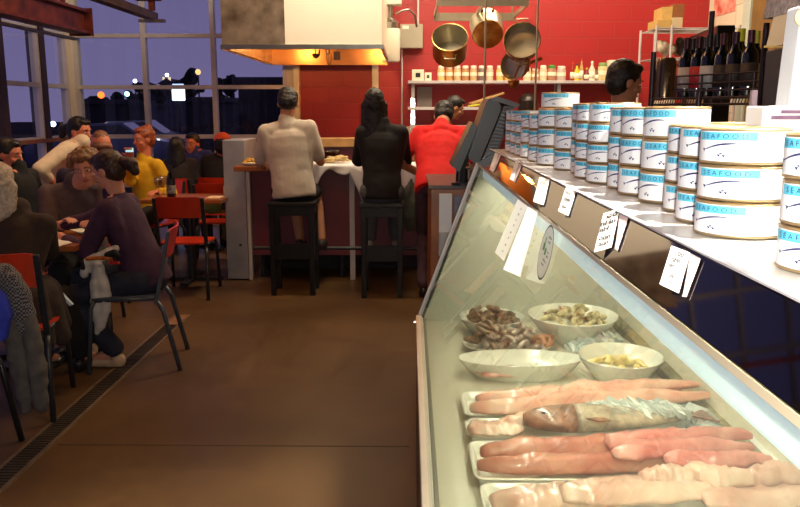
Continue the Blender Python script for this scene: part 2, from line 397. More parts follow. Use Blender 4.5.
def tree(x, ytop, Y, w, label):
    a = at(x, ytop, Y); t = thing('tree', (a.x, Y, -.3), label, 'tree')
    MB().cyl((a.x, Y, -.3), (a.x, Y, a.z*.6), .16, .09, 10).build('trunk', mat('bark', (38, 30, 28), .9, noise_s=6, noise_a=.1), t)
    mb = MB(); R = w/2*Y/F
    for k in range(26):
        d = V((random.gauss(0, .5), random.gauss(0, .4), random.gauss(0, .45)))*R
        mb.ell(V((a.x, Y, a.z-R*1.1))+d, R*random.uniform(.25, .45), n=8)
    voxel(mb, 'crown', foliage, t, max(.08, R*.08), 1, R*.35, R*.3)
tree(148, 80, 58, 30, 'dark round tree seen through the back window left of the lit gable')
tree(186, 74, 56, 22, 'dark tree seen through the back window above the white sign')
tree(228, 74, 52, 22, 'dark bushy tree seen through the window left of the hood')
tree(96, 92, 70, 40, 'low dark tree behind the orange street light')
def lampx(x, y, Y, r, c, s, label, pole=True):
    a = at(x, y, Y); t = thing('street_lamp', (a.x, Y, -.3), label, 'street lamp')
    MB().ell(a, r, n=12).build('lamp_globe', mat('glow_%d_%d' % (x, y), c, .5, emit=c, es=s), t, smooth=True)
    MB().cyl((a.x, Y, -.3), (a.x, Y, a.z-r), .05, .035, 8).build('pole', dark, t)
lampx(101, 95, 38, .16, (255, 96, 26), 5, 'orange glowing street lamp seen through the leftmost back pane')
lampx(127, 94, 39.5, .12, (160, 255, 210), 8, 'small greenish street lamp right of the orange one')
lampx(135, 81, 40.5, .10, (220, 225, 255), 8, 'small white street lamp seen beside the window mullion')
lampx(53, 124, 26, .09, (220, 235, 255), 12, 'white light seen low through the left window')
lampx(198, 72, 37, .13, (255, 190, 110), 2, 'dim amber street lamp seen above the dark flat building')
lampx(167, 75, 62, .14, (240, 250, 235), 9, 'bright white lamp on the gabled building roofline')
a = at(178.5, 94, 16)
t = thing('lit_sign', (a.x, 16, -.3), 'bright white lit box sign on a pole beyond the back window', 'sign')
MB().box((a.x-.12, 15.95, a.z-.13), (a.x+.12, 16.05, a.z+.11), bev=.01).build('sign_panel', mat('sign_glow', (235, 255, 250), .5, emit=(225, 255, 250), es=3), t)
MB().box((a.x-.10, 15.95, a.z+.16), (a.x+.10, 16.05, a.z+.2)).build('light_bar', mat('sign_glow2', (225, 240, 255), .5, emit=(190, 215, 255), es=1.5), t)
MB().cyl((a.x, 16, -.3), (a.x, 16, a.z-.13), .03, n=8).build('pole', dark, t)
# parked car out there
def car(x, Y, rz, rgb, label):
    a = at(x, 100, Y); L = (a.x, Y, -.3); t = thing('parked_car', L, label, 'car')
    R = Matrix.Rotation(rz, 3, 'Z')
    def tr(v): return V(L)+R@V(v)
    prof = [(-2.1, .25), (-2.15, .7), (-1.9, .9), (-1.2, .95), (-.7, 1.38), (.7, 1.42), (1.3, .98), (2.0, .85), (2.15, .6), (2.1, .25)]
    mb = MB(); mb.prism(prof, tr((0, -.82, 0)), R@V((0, 1.64, 0)), R@V((1, 0, 0)), (0, 0, 1)); mb.build('body', mat('car_paint_%d' % x, rgb, .25, coat=1, noise_s=2, noise_a=.02), t)
    gl = [(-1.08, .98), (-.66, 1.33), (.66, 1.36), (1.15, 1.0)]
    mb = MB(); mb.prism(gl, tr((0, -.835, 0)), R@V((0, 1.67, 0)), R@V((1, 0, 0)), (0, 0, 1)); mb.build('window', mat('car_glass', (14, 16, 22), .1, noise_s=2, noise_a=.02), t)
    for sx in (-1.3, 1.3):
        for sy in (-.86, .66):
            mb = MB(); mb.cyl(tr((sx, sy, .32)), tr((sx, sy+.2, .32)), .32, n=20); mb.build('wheel', blackp, t)
car(103, 24, .15, (60, 66, 110), 'blue parked car outside, seen through the leftmost back pane')
car(130, 30, .1, (120, 120, 140), 'silver parked car outside, behind the yellow sweater person')

# ================================================================== LIGHT
W = bpy.data.worlds.new('world'); SC.world = W; W.use_nodes = True; nt = W.node_tree; bg = nt.nodes['Background']
tc = nt.nodes.new('ShaderNodeTexCoord'); sp = nt.nodes.new('ShaderNodeSeparateXYZ'); cr = nt.nodes.new('ShaderNodeValToRGB')
nz = nt.nodes.new('ShaderNodeTexNoise'); nz.inputs['Scale'].default_value = 3.5; nz.inputs['Detail'].default_value = 5
nt.links.new(tc.outputs['Generated'], nz.inputs['Vector'])
nt.links.new(tc.outputs['Generated'], sp.inputs[0])
ad = nt.nodes.new('ShaderNodeMath'); ad.operation = 'MULTIPLY_ADD'; ad.inputs[1].default_value = .12
nt.links.new(nz.outputs['Fac'], ad.inputs[0]); nt.links.new(sp.outputs['Z'], ad.inputs[2]); nt.links.new(ad.outputs[0], cr.inputs['Fac'])
e0, e1 = cr.color_ramp.elements; e0.position = .04; e0.color = lin((124, 112, 152))+(1,); e1.position = .7; e1.color = lin((90, 84, 122))+(1,)
nt.links.new(cr.outputs['Color'], bg.inputs['Color']); bg.inputs['Strength'].default_value = 1.0
def area(name, loc, tgt, w, h, e, rgb=(255, 214, 160)):
    l = bpy.data.lights.new(name, 'AREA'); l.shape = 'RECTANGLE'; l.size = w; l.size_y = h; l.energy = e; l.color = lin(rgb)
    o = bpy.data.objects.new(name, l); COL.objects.link(o); o.location = loc
    o.rotation_euler = (V(tgt)-V(loc)).to_track_quat('-Z', 'Y').to_euler(); return o
def spot(name, loc, tgt, e, ang, rgb=(255, 214, 160), r=.05, blend=.5):
    l = bpy.data.lights.new(name, 'SPOT'); l.energy = e; l.spot_size = radians(ang); l.spot_blend = blend; l.shadow_soft_size = r; l.color = lin(rgb)
    o = bpy.data.objects.new(name, l); COL.objects.link(o); o.location = loc
    o.rotation_euler = (V(tgt)-V(loc)).to_track_quat('-Z', 'Y').to_euler(); return o
# camera flash
l = bpy.data.lights.new('camera_flash', 'POINT'); l.energy = 95; l.shadow_soft_size = .02; l.color = lin((255, 250, 240))
o = bpy.data.objects.new('camera_flash', l); COL.objects.link(o); o.location = (.06, .05, 1.58)
area('kitchen_light', (1.6, 8.2, 4.6), (1.6, 9.2, 0), 2.4, 1.2, 210, (255, 232, 196))
area('kitchen_light_left', (-.3, 6.2, 4.4), (-.6, 9.8, 1.4), .8, .8, 120, (255, 236, 204))
spot('hood_fill_spot', (-.7, 5.0, 4.7), (-.55, 7.4, 2.7), 105, 34, (255, 240, 214), .08)  # added spot without a fixture, brightens the hood front
area('dining_light', (-2.6, 5.6, 4.9), (-2.5, 6, 0), 1.5, 1.5, 55, (255, 186, 120))
area('aisle_light', (-.6, 3.6, 4.9), (-.6, 4.6, 0), .8, .8, 42, (255, 190, 120))
spot('shelf_fill_spot', (1.0, .85, 2.9), (.62, 1.15, 1.4), 620, 60, (255, 246, 228), .05)  # added fill, no lamp there: pushes the near cans towards white
spot('shelf_fill_spot', (1.1, 2.1, 2.9), (.6, 2.0, 1.4), 260, 60, (255, 246, 228), .05)  # second added fill, for the cans farther along the shelf

# ================================================================== BAR COUNTER
BY = 6.86                      # front face of the bar
ZB = 1.03
t = thing('bar_counter', (-.6, BY+.3, 0), 'bar counter with maroon front panels and a wooden top, behind the two black stools', 'counter')
XB0, XB1 = -1.40, .42
MB().box((-1.434, BY-.12, ZB-.045), (XB1, BY+.55, ZB), bev=.008).build('counter_top', wood, t)
MB().box((-1.50, BY-.25, ZB-.045), (-1.22, BY-.1205, ZB), bev=.008).build('counter_end_piece', wood, t)
for x0, x1 in ((XB0, -.535), (-.49, XB1)):
    MB().box((x0, BY, .22), (x1, BY+.03, ZB-.046)).build('front_panel', maroon, t)
for x in (-.51, ): MB().box((x-.022, BY-.035, 0), (x+.022, BY-.001, ZB-.046)).build('edge_post', alu, t)
for x in (XB0+.06, -.62, .3): MB().cyl((x, BY+.1, 0), (x, BY+.1, .22), .022, n=12).build('leg', darkgrey, t, smooth='a')
MB().box((XB0, BY+.5, 0), (XB1, BY+.54, ZB-.046)).build('back_panel', mat('dark_panel', (36, 28, 30), .7, noise_s=4, noise_a=.1), t)
MB().cyl((XB0+.02, BY-.10, .30), (XB1-.02, BY-.10, .30), .016, n=10).build('foot_rail', darkgrey, t, smooth='a')
# stainless end post
a = at(230, 140, BY-.05)
t = thing('counter_end_post', (-1.53, BY, 0), 'tall brushed stainless end panel at the left end of the bar counter', 'panel')
mb = MB(); mb.box((-1.63, BY-.06, .01), (-1.44, BY+.5, a.z), bev=.006); mb.build('panel', mat('brushed_post_steel', (172, 172, 178), .45, .55, noise_s=7, noise_a=.07), t)
MB().cyl((-1.505, BY-.066, .22+.1), (-1.505, BY-.06, .22+.1), .012, n=12).build('lock', mat('lock_dark', (20, 20, 20), .5, noise_s=9, noise_a=.1), t)
MB().box((-1.435, BY-.055, .0), (-1.405, BY-.01, ZB-.05)).build('corner_strip', alu, t)
# white paper laid over the counter with corners hanging
def drape(x0, x1, drop, label):
    mb = MB(); nx = 40; vs = []; fs = []
    rows = [(BY+.5, 0), (BY+.2, 0), (BY-.1, 0), (BY-.128, -.005)]
    for i in range(nx+1):
        u = i/nx; x = x0+(x1-x0)*u; dz = drop(u)
        col = [(x, y, ZB+.003+z) for y, z in rows]
        for k in range(1, 6):
            q = k/5; col.append((x+.008*sin(u*30)*q, BY-.13-.012*sin(u*19+q)*q, ZB-.002-dz*q))
        vs += col
    m_ = 9
    for i in range(nx):
        for j in range(m_-1): fs.append((i*m_+j, (i+1)*m_+j, (i+1)*m_+j+1, i*m_+j+1))
    mb.faces([V(v) for v in vs], fs); o = mb.build('paper_cloth', cloth, None, (x0, BY, ZB), smooth=True)
    sm = o.modifiers.new('s', 'SOLIDIFY'); sm.thickness = .0016; sm.offset = 1
    return tag(o, label, 'tablecloth')
def tri(u, c, w): return max(0, 1-abs(u-c)/w)
drape(-.98, -.37, lambda u: .03+.25*tri(u, .02, .42)+.32*tri(u, .93, .16)+.05*sin(u*7)**2, 'white cloth draped on the bar between the two seated customers')
drape(-.33, .38, lambda u: .16+.18*tri(u, .1, .3)+.05*sin(u*6)**2+.1*u, 'white cloth draped on the bar right of the long haired person')
# ledge behind the bar
a = at(300, 147, 7.75); b = at(300, 138, 7.75)
t = thing('pass_ledge', (-.5, 7.8, 0), 'orange brown wooden ledge running behind the bar counter', 'ledge')
MB().box((-1.35, 7.72, a.z), (.62, 7.95, b.z), bev=.006).build('ledge_board', tanw, t)
MB().box((-1.3, 7.76, 0), (.6, 7.92, a.z-.001)).build('base_panel', maroon, t)
# food and things on the bar
def plate(x, y, z, r, label, name='plate'):
    mb = MB(); mb.lathe([(.001, 0), (r*.6, 0), (r*.98, .016), (r, .02), (r*.97, .022), (r*.6, .007), (.001, .006)], (x, y, z+.004))
    return tag(mb.build(name, whitep, None, (x, y, z+.004), smooth=True), label, 'plate')
def lumps(name, n, c, spread, r, m, label, cat, flat=.6, vox=.006, seed=1):
    rnd = random.Random(seed); mb = MB()
    for _ in range(n):
        p = V(c)+V((rnd.uniform(-1, 1)*spread[0], rnd.uniform(-1, 1)*spread[1], 0)); h = max(0, 1-((p.x-c[0])/spread[0])**2*.8-((p.y-c[1])/spread[1])**2*.8)
        p.z += r*flat+h*spread[2]*rnd.random(); q = r*rnd.uniform(.6, 1.1)
        mb.ell(p, (q, q*.8, q*.7), n=8)
    return tag(voxel(mb, name, m, None, vox, 1, r*.3, .02, loc=c), label, cat, kind=None)
pz = ZB+.001
p = V((-1.36, 0, 0)); plate(p.x, BY-.155, pz, .088, 'white plate under the orange food at the left end of the bar')
lumps('fried_food', 40, (p.x, BY-.155, pz+.012), (.062, .06, .05), .018, mat('orange_food', (226, 150, 40), .5, noise_s=40, noise_a=.2, rgb2=(120, 120, 30)), 'heap of orange fried food on the plate at the bar end', 'food')
p = onz(318, 157, ZB); plate(p.x, BY+.10, pz+.004, .09, 'white plate just right of the grey shirt person')
lumps('yellow_food', 22, (p.x, BY+.10, pz+.014), (.06, .06, .03), .016, mat('yellow_food', (236, 206, 90), .5, noise_s=40, noise_a=.15), 'small yellow food heap on plate right of the grey shirt person', 'food')
p = onz(345, 157, ZB)
t = thing('bread_basket', (p.x, BY+.12, pz+.006), 'low heap of pale flatbread pieces on the bar beside the long haired person', 'bread')
lp = MB(); rn = random.Random(4)
for k in range(14):
    q = V((p.x+rn.uniform(-.1, .1), BY+.12+rn.uniform(-.06, .06), pz+.02+.006*k/2))
    lp.ell(q, (.05, .035, .012), (V((cos(k), sin(k), .2)).normalized(), V((-sin(k), cos(k), 0)), V((0, 0, 1))), n=10)
voxel(lp, 'bread_pieces', mat('pale_bread', (206, 180, 120), .6, noise_s=30, noise_a=.12), t, .007, 1)
def tumbler(x, y, z, h, r, label, m=None):
    m = m or glassmat('tumbler_glass', (225, 215, 200), 1.45, 0, 1)
    o = MB().lathe([(r*.8, 0), (r, h), (r*.94, h), (r*.74, .008), (.001, .008)], (x, y, z), 18).build('drinking_glass', m, None, (x, y, z), smooth=True)
    return tag(o, label, 'glass')
for k, px in enumerate((327, 332, 337)):
    p = at(px, 150, BY+.32); tumbler(p.x, BY+.32, pz+.004, .10, .028, ['left', 'middle', 'right'][k]+' of three clear glasses standing on the bar', glassmat('amber_glass', (210, 180, 140), 1.45, 0, 1))
for k, px in enumerate((397, 402, 408, 413)):
    p = at(px, 150, BY+.3)
    o = MB().lathe([(.02, 0), (.026, .01), (.026, .08), (.018, .1), (.018, .115), (.001, .115)], (p.x, BY+.3, pz+.004), 14).build('sauce_jar', mat('jar_col_%d' % k, ((200, 150, 80), (160, 110, 60), (220, 180, 110), (150, 80, 50))[k], .3, noise_s=10, noise_a=.1), None, (p.x, BY+.3, pz+.004), smooth='a')
    tag(o, ('tan', 'brown', 'pale yellow', 'dark red brown')[k]+' sauce jar standing on the bar left of the red shirt person', 'jar')
p = at(303, 136, 7.85)
o = MB().lathe([(.035, 0), (.05, .09), (.046, .09), (.03, .01), (.001, .01)], (at(310, 138, 7.85).x+.0, 7.85, at(310, 138, 7.85).z+.002), 18).build('small_cup', mat('orange_cup', (220, 110, 50), .4, noise_s=10, noise_a=.05), None, (at(310, 138, 7.85).x, 7.85, at(310, 138, 7.85).z+.002), smooth='a')

tag(o, 'small orange cup on the wooden ledge behind the grey shirt person', 'cup')

# ================================================================== STOOLS
def stool(x, y, w, d, zs, label, m=blackm):
    t = thing('bar_stool', (x, y, 0), label, 'bar stool')
    MB().box((x-w/2-.012, y-d/2-.012, zs-.035), (x+w/2+.012, y+d/2+.012, zs), bev=.008).build('seat', m, t)
    for sx in (-1, 1):
        for sy in (-1, 1):
            cx = x+sx*(w/2-.02); cy = y+sy*(d/2-.02)
            MB().box((cx-.021, cy-.021, 0), (cx+.021, cy+.021, zs-.036), bev=.003).build('leg', m, t)
    for sy in (-1, 1):
        cy = y+sy*(d/2-.02)
        MB().box((x-w/2+.042, cy-.012, zs-.11), (x+w/2-.042, cy+.012, zs-.037)).build('apron', m, t)
        MB().box((x-w/2+.042, cy-.012, .30), (x+w/2-.042, cy+.012, .35 if sy > 0 else .43)).build('stretcher', m, t)
    for sx in (-1, 1):
        cx = x+sx*(w/2-.02)
        MB().box((cx-.012, y-d/2+.042, zs-.11), (cx+.012, y+d/2-.042, zs-.037)).build('apron', m, t)
        MB().box((cx-.012, y-d/2+.042, .22), (cx+.012, y+d/2-.042, .26)).build('stretcher', m, t)
    return t
S1 = onz(293, 292, 0); S1x = S1.x+.03; SY1 = 6.34+.16
stool(-.955, 6.36, .36, .30, .77, 'black wooden bar stool under the person in the grey shirt')
S2x = onz(382, 298, 0).x
stool(S2x, 6.28, .33, .30, .77, 'black wooden bar stool under the person with long black hair')

# ================================================================== HOOD
h0 = at(222, 48, 7.4); h1 = at(382, 48, 7.4); hz = h0.z
t = thing('range_hood', ((h0.x+h1.x)/2, 8.6, hz), 'large stainless kitchen hood hanging above the bar', 'hood')
xs = at(285, 40, 7.4).x; HT = 3.3; HD = 9.95
hs = mat('brushed_hood_dim', (170, 152, 132), .4, .6, noise_s=5, noise_a=.16, rgb2=(96, 80, 66), bump=.12, bump_s=6)  # hood steel toned darker where its front reflects less
hl = mat('brushed_hood_glare', (240, 234, 214), .5, .15, noise_s=2, noise_a=.03)  # same hood steel, glare painted in as a paler colour
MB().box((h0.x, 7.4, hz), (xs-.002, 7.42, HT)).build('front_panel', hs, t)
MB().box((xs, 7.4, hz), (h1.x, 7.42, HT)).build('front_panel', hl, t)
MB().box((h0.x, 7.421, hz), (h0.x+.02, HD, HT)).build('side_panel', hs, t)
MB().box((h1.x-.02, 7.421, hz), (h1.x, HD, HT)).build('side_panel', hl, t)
cop = mat('warm_hood_lining', (214, 150, 96), .28, .85, noise_s=5, noise_a=.08)
MB().box((h0.x+.021, HD-.02, hz-.012), (h1.x-.021, HD, HT)).build('back_panel', cop, t)
MB().box((h0.x+.021, 7.421, hz+.55), (h1.x-.021, HD-.021, hz+.57)).build('inner_ceiling', cop, t)
for x0, x1, y0, y1 in ((h0.x-.008, h1.x+.008, 7.385, 7.399), (h0.x-.014, h0.x-.001, 7.4, HD), (h1.x+.001, h1.x+.014, 7.4, HD)):
    MB().box((x0, y0, hz-.012), (x1, y1, hz+.03)).build('lip', steel, t)
for k in range(5):
    x = h0.x+.15+k*.24; MB().box((x, 8.3, hz+.3), (x+.2, 8.32, hz+.54)).build('grease_filter', steel, t)
# glowing lamps inside the hood
for k, (px, w) in enumerate(((284, 1), (372, 1))):
    a = at(px, 58, 8.9)
    l = thing('heat_lamp', (a.x, 8.9, hz+.2), ['left', 'right'][k]+' warm lamp glowing inside the steel hood', 'lamp')
    MB().ell((a.x, 8.9, hz+.30), .045, n=14).build('bulb', mat('warm_bulb', (255, 220, 160), .4, emit=(255, 196, 110), es=14), l, smooth=True)
    MB().lathe([(.03, .12), (.1, 0), (.095, 0), (.025, .115)], (a.x, 8.9, hz+.30), 20, close=False).build('lamp_shade', steel, l, smooth='a')
    MB().cyl((a.x, 8.9, hz+.42), (a.x, 8.9, hz+.55), .008, n=8).build('stem', steel, l)
    q = bpy.data.lights.new('hood_lamp', 'POINT'); q.energy = 16; q.shadow_soft_size = .04; q.color = lin((255, 190, 110))
    qo = bpy.data.objects.new('hood_lamp', q); COL.objects.link(qo); qo.location = (a.x, 8.9, hz+.2)
# utensils hanging inside the hood
rn = random.Random(3)
for k, px in enumerate((314, 322, 329, 337)):
    a = at(px, 50, 8.2); n_ = ['ladle', 'tongs', 'whisk', 'spatula'][k]
    zt = hz+.24; zb = hz-.10+[.02, .05, -.03, .04][k]
    t = thing('hanging_'+n_, (a.x, 8.2, zt), 'steel %s hanging inside the hood, %s' % (n_, ['leftmost utensil', 'second from left', 'hanging lowest', 'rightmost utensil'][k]), 'utensil', None)
    dk = mat('dark_steel', (120, 96, 84), .3, .9, noise_s=20, noise_a=.1)
    if k == 0:
        MB().cyl((a.x, 8.2, zt), (a.x+.02, 8.2, zb+.06), .005, n=8).build('handle', dk, t)
        MB().lathe([(.04, .03), (.036, .006), (.02, -.012), (.001, -.016), ], (a.x+.02, 8.17, zb+.05), 16, close=False).build('bowl', dk, t, smooth=True)
    elif k == 1:
        MB().bar((a.x, 8.2, zt), (a.x-.03, 8.2, zb+.03), .014, .003, (0, 1, 0)).build('arm', dk, t)
        MB().bar((a.x+.004, 8.2, zt), (a.x+.05, 8.2, zb+.04), .014, .003, (0, 1, 0)).build('arm', dk, t)
    elif k == 2:
        MB().cyl((a.x, 8.2, zt), (a.x, 8.2, zb+.14), .008, n=8).build('handle', dk, t)
        mb = MB()
        for j in range(5):
            an = pi*j/5; mb.tube([(a.x+.032*sin(pi*q/12)*cos(an), 8.2+.032*sin(pi*q/12)*sin(an), zb+.139*cos(pi*q/12*.5)) for q in range(13)], .0015, 5)
            mb.tube([(a.x-.032*sin(pi*q/12)*cos(an), 8.2-.032*sin(pi*q/12)*sin(an), zb+.139*cos(pi*q/12*.5)) for q in range(13)], .0015, 5)
        mb.build('wires', dk, t)
    else:
        MB().cyl((a.x, 8.2, zt), (a.x, 8.2, zb+.08), .006, n=8).build('handle', dk, t)
        MB().box((a.x-.035, 8.197, zb), (a.x+.035, 8.203, zb+.085)).build('blade', dk, t)
a = at(325, 50, 8.2)
tag(MB().cyl((h0.x+.02, 8.2, hz+.245), (h1.x-.02, 8.2, hz+.245), .008, n=8).build('utensil_rail', steel, None, (a.x, 8.2, hz+.245)), 'thin steel rail inside the hood holding the utensils', 'rail')

# water filter column right of hood
a = at(391, 62, 9.0); b = at(391, 26, 9.0); r = .085
t = thing('water_filter', (a.x, 9, a.z), 'white cylindrical canister with pipe fittings hanging right of the hood', 'water filter')
Z1 = b.z
MB().lathe([(.001, 0), (.09, 0), (.1, .02), (.105, Z1-a.z-.06), (.098, Z1-a.z-.03), (.001, Z1-a.z-.03)], (a.x, 9, a.z), 28).build('canister', mat('white_plastic', (236, 228, 208), .35, noise_s=3, noise_a=.02), t, smooth='a')
MB().lathe([(.001, 0), (.1, 0), (.1, .06), (.07, .08), (.05, .11), (.001, .11)], (a.x, 9, Z1-.028), 28).build('cap', steel, t, smooth='a')
MB().box((a.x-.11, 8.9, Z1+.22), (a.x+.12, 9.1, Z1+.36), bev=.01).build('mounting_bracket', whitel, t)
MB().cyl((a.x, 9, Z1+.083), (a.x, 9, Z1+.219), .03, n=14).build('neck', steel, t)
MB().tube([(a.x+.05, 8.95, Z1+.12), (a.x+.13, 8.95, Z1+.16), (a.x+.2, 9.0, Z1+.18), (a.x+.27, 9.05, Z1+.12), (a.x+.29, 9.1, Z1+.0)], .012, 8).build('hose', steel, t, smooth=True)
MB().tube([(a.x+.13+.04*cos(q), 8.9, Z1+.33+.04*sin(q)) for q in [i*pi/5 for i in range(9)]], .01, 8).build('valve_loop', steel, t, smooth=True)
MB().cyl((a.x, 9, Z1+.361), (a.x, 9, 4.0), .02, n=10).build('supply_pipe', steel, t)
a = at(400, 48, YB-.14); b = at(423, 24, YB-.14)
t = thing('electrical_box', ((a.x+b.x)/2, YB-.07, a.z), 'square grey electrical box mounted on the red wall', 'electrical box')
MB().box((a.x, YB-.14, a.z), (b.x, YB-.001, b.z), bev=.006).build('box', mat('grey_paint', (160, 152, 134), .5, noise_s=6, noise_a=.03), t)
MB().box((a.x+.03, YB-.144, b.z-.06), (a.x+.11, YB-.1405, b.z-.02)).build('label_plate', whitel, t)
for px, z1 in ((418, ZC), ):
    c = at(px, 20, YB-.05); MB().cyl((c.x, YB-.05, b.z+.001), (c.x, YB-.05, ZC), .014, n=10).build('conduit', alu, t)
c = at(402, 60, YB-.03)
MB().cyl((c.x, YB-.03, .9), (c.x, YB-.03, a.z-.001), .012, n=10).build('conduit', alu, t)
c = at(404, 131, YB-.03)
t = thing('wall_outlet', (c.x, YB, c.z), 'white outlet box low on the red wall left of the shelves', 'outlet')
MB().box((c.x-.03+.06, YB-.03, c.z-.06), (c.x+.09, YB-.001, c.z+.06), bev=.004).build('cover', whitel, t)

# ================================================================== WALL SHELVES
def zat(y, Y): return at(500, y, Y).z
zs1 = zat(80.5, 9.85); zs2 = zat(107, 9.85)
a = at(408, 80, 9.85); b = at(640, 80, 9.85)
t = thing('wall_shelf', (1.4, 10, zs1), 'long stainless wall shelf holding jars and bottles on the red wall', 'shelf')
MB().box((a.x, 9.85, zs1-.035), (b.x, YB-.02, zs1), bev=.004).build('shelf_board', alu, t)
for px in (413, 560):
    c = at(px, 80, 9.9); MB().box((c.x-.02, 9.93, zs1-.2), (c.x+.02, YB-.02, zs1-.036)).build('bracket', alu, t)
c = at(480, 107, 9.85)
t = thing('wall_shelf', (.4, 10, zs2), 'shorter lower wall shelf below the jar shelf on the red wall', 'shelf')
MB().box((a.x, 9.85, zs2-.035), (c.x, YB-.02, zs2), bev=.004).build('shelf_board', alu, t)
c = at(413, 90, 10.1); MB().box((c.x-.03, YB-.018, .85), (c.x+.03, YB-.001, zs1-.21)).build('wall_standard', chrome, t)
c0 = at(417, 104, 10.15); c1 = at(432, 87, 10.15)
tag(MB().box((c0.x, 10.14, zs2+.002), (c1.x, 10.155, c1.z)).build('clipboard_sheet', mat('grey_sheet', (150, 140, 134), .7, noise_s=9, noise_a=.04), None, (c0.x, 10.14, zs2)), 'grey sheet standing on the lower shelf against the red wall', 'sheet')
a0 = at(469, 101, 9.95)
o = MB().bar(at(470, 104, 9.92), at(503, 93, 9.95)+V((0, .05, 0)), .16, .03, (0, 0, 1), bev=.008).build('cutting_board', tanw, None, at(486, 105, 9.95)); tag(o, 'tan board lying tilted on the lower wall shelf', 'board')
o = MB().bar(at(468, 106.2, 9.90), at(484, 104, 9.88), .1, .02, (0, 0, 1), bev=.004).build('folded_mat', mat('lime_mat', (196, 196, 50), .6, noise_s=8, noise_a=.05), None, at(474, 106, 9.9)); tag(o, 'yellow green folded mat at the end of the lower shelf', 'mat')
# boxes and jars on top shelf
def boxthing(name, x0, x1, ytop, Y, z, m, label, cat='box', d=.12, mark=None):
    a = at(x0, ytop, Y); b = at(x1, ytop, Y)
    t = thing(name, ((a.x+b.x)/2, Y, z), label, cat)
    MB().box((a.x, Y, z+.001), (b.x, Y+d, a.z), bev=.003).build('box_body', m, t)
    if mark is not None:
        w = b.x-a.x; h = a.z-z
        MB().box((a.x+w*.3, Y-.002, z+h*.3), (b.x-w*.3, Y-.0005, z+h*.7)).build('print', mark, t)
    return t
boxthing('white_carton', 412, 424, 69.5, 9.9, zs1, paperk, 'cream carton with dark print at the left end of the jar shelf', mark=ink)
boxthing('white_carton', 424.8, 431.5, 72.5, 9.9, zs1, paperk, 'small pale carton right beside the cream carton on the shelf', mark=mat('green_print', (60, 90, 60), .6, noise_s=9, noise_a=.05))
def jar(x, Y, z, h, r, body, lid, label, bottle=False, group=None):
    t = thing('spice_jar' if not bottle else 'sauce_bottle', (x, Y, z), label, 'bottle' if bottle else 'jar', group)
    if bottle:
        MB().lathe([(.001, 0), (r, 0), (r, h*.55), (r*.4, h*.75), (r*.36, h*.88), (.001, h*.88)], (x, Y, z+.001), 16).build('bottle_body', body, t, smooth='a')
        MB().lathe([(.001, h*.885), (r*.45, h*.885), (r*.35, h), (.001, h)], (x, Y, z+.001), 12).build('cap', lid, t, smooth='a')
        MB().lathe([(r*1.02, h*.12), (r*1.02, h*.45)], (x, Y, z+.001), 16).build('label', paperk, t, smooth=True)
    else:
        MB().lathe([(.001, 0), (r, 0), (r, h*.72), (r*.8, h*.8), (.001, h*.8)], (x, Y, z+.001), 16).build('jar_body', body, t, smooth='a')
        MB().lathe([(.001, h*.81), (r*.85, h*.81), (r*.85, h*.95), (r*.7, h), (.001, h)], (x, Y, z+.001), 16).build('lid', lid, t, smooth='a')
        MB().lathe([(r*1.02, h*.32), (r*1.02, h*.56)], (x, Y, z+.001), 16, close=False).build('label', paperk, t, smooth=True)
    return t
jc = [(214, 186, 120), (196, 150, 90), (206, 176, 128), (180, 130, 84), (198, 166, 120), (120, 96, 90), (204, 190, 160), (214, 190, 110), (206, 170, 90)]
ordn = ['first', 'second', 'third', 'fourth', 'fifth', 'sixth', 'seventh', 'eighth', 'ninth']
lidm = mat('pale_lid', (220, 214, 200), .35, noise_s=5, noise_a=.03)
for k in range(9):
    px = 441+8.1*k+(2 if k > 6 else 0)
    a = at(px, 80, 9.98)
    jar(a.x, 9.98, zs1, .185, .045, mat('spice_%d' % k, jc[k], .4, noise_s=30, noise_a=.1), lidm, '%s glass spice jar from the left in the row on the red wall shelf' % ordn[k], group=None)
spec = [(527, .16, .05, (220, 200, 160), (230, 224, 210), 0, 'pale jar right of the hanging pans'), (535, .15, .045, (190, 150, 110), (220, 210, 190), 0, 'tan jar beside the thin hanging rod'),
        (543, .19, .045, (226, 206, 170), (240, 230, 210), 0, 'tall cream jar on the shelf'), (551.5, .19, .055, (170, 120, 90), (70, 140, 60), 0, 'brown jar with green lid on the shelf'),
        (561, .18, .058, (190, 170, 160), (226, 220, 210), 0, 'wide pinkish jar with pale lid on the shelf'), (572, .23, .028, (150, 50, 30), (200, 60, 30), 1, 'slim red capped sauce bottle, left of the yellow one'),
        (576.5, .21, .036, (228, 200, 40), (60, 50, 40), 1, 'yellow sauce bottle on the shelf'), (581, .27, .026, (200, 170, 110), (200, 60, 40), 1, 'tallest slim bottle with red cap on the shelf'),
        (586.5, .16, .035, (120, 40, 30), (190, 180, 60), 1, 'short dark red bottle on the shelf'), (591.5, .24, .04, (236, 226, 204), (236, 226, 204), 1, 'white squeeze bottle on the shelf'),
        (596.5, .16, .03, (120, 90, 60), (50, 40, 40), 1, 'small brown bottle beside the white squeeze bottle'), (602, .22, .06, (206, 190, 140), (120, 150, 80), 0, 'large jar with green lid near the shelf end')]
for px, h, r, c1, c2, bt, lb in spec:
    a = at(px, 80, 10.0); jar(a.x, 10.0, zs1, h, r, mat('cond_%d' % int(px), c1, .35, noise_s=20, noise_a=.1), mat('cap_%d' % int(px), c2, .4, noise_s=20, noise_a=.05), lb, bool(bt))
boxthing('white_carton', 609, 622, 70-10, 9.9, zs1, paperk, 'white carton on the wall shelf just left of the kitchen worker head')
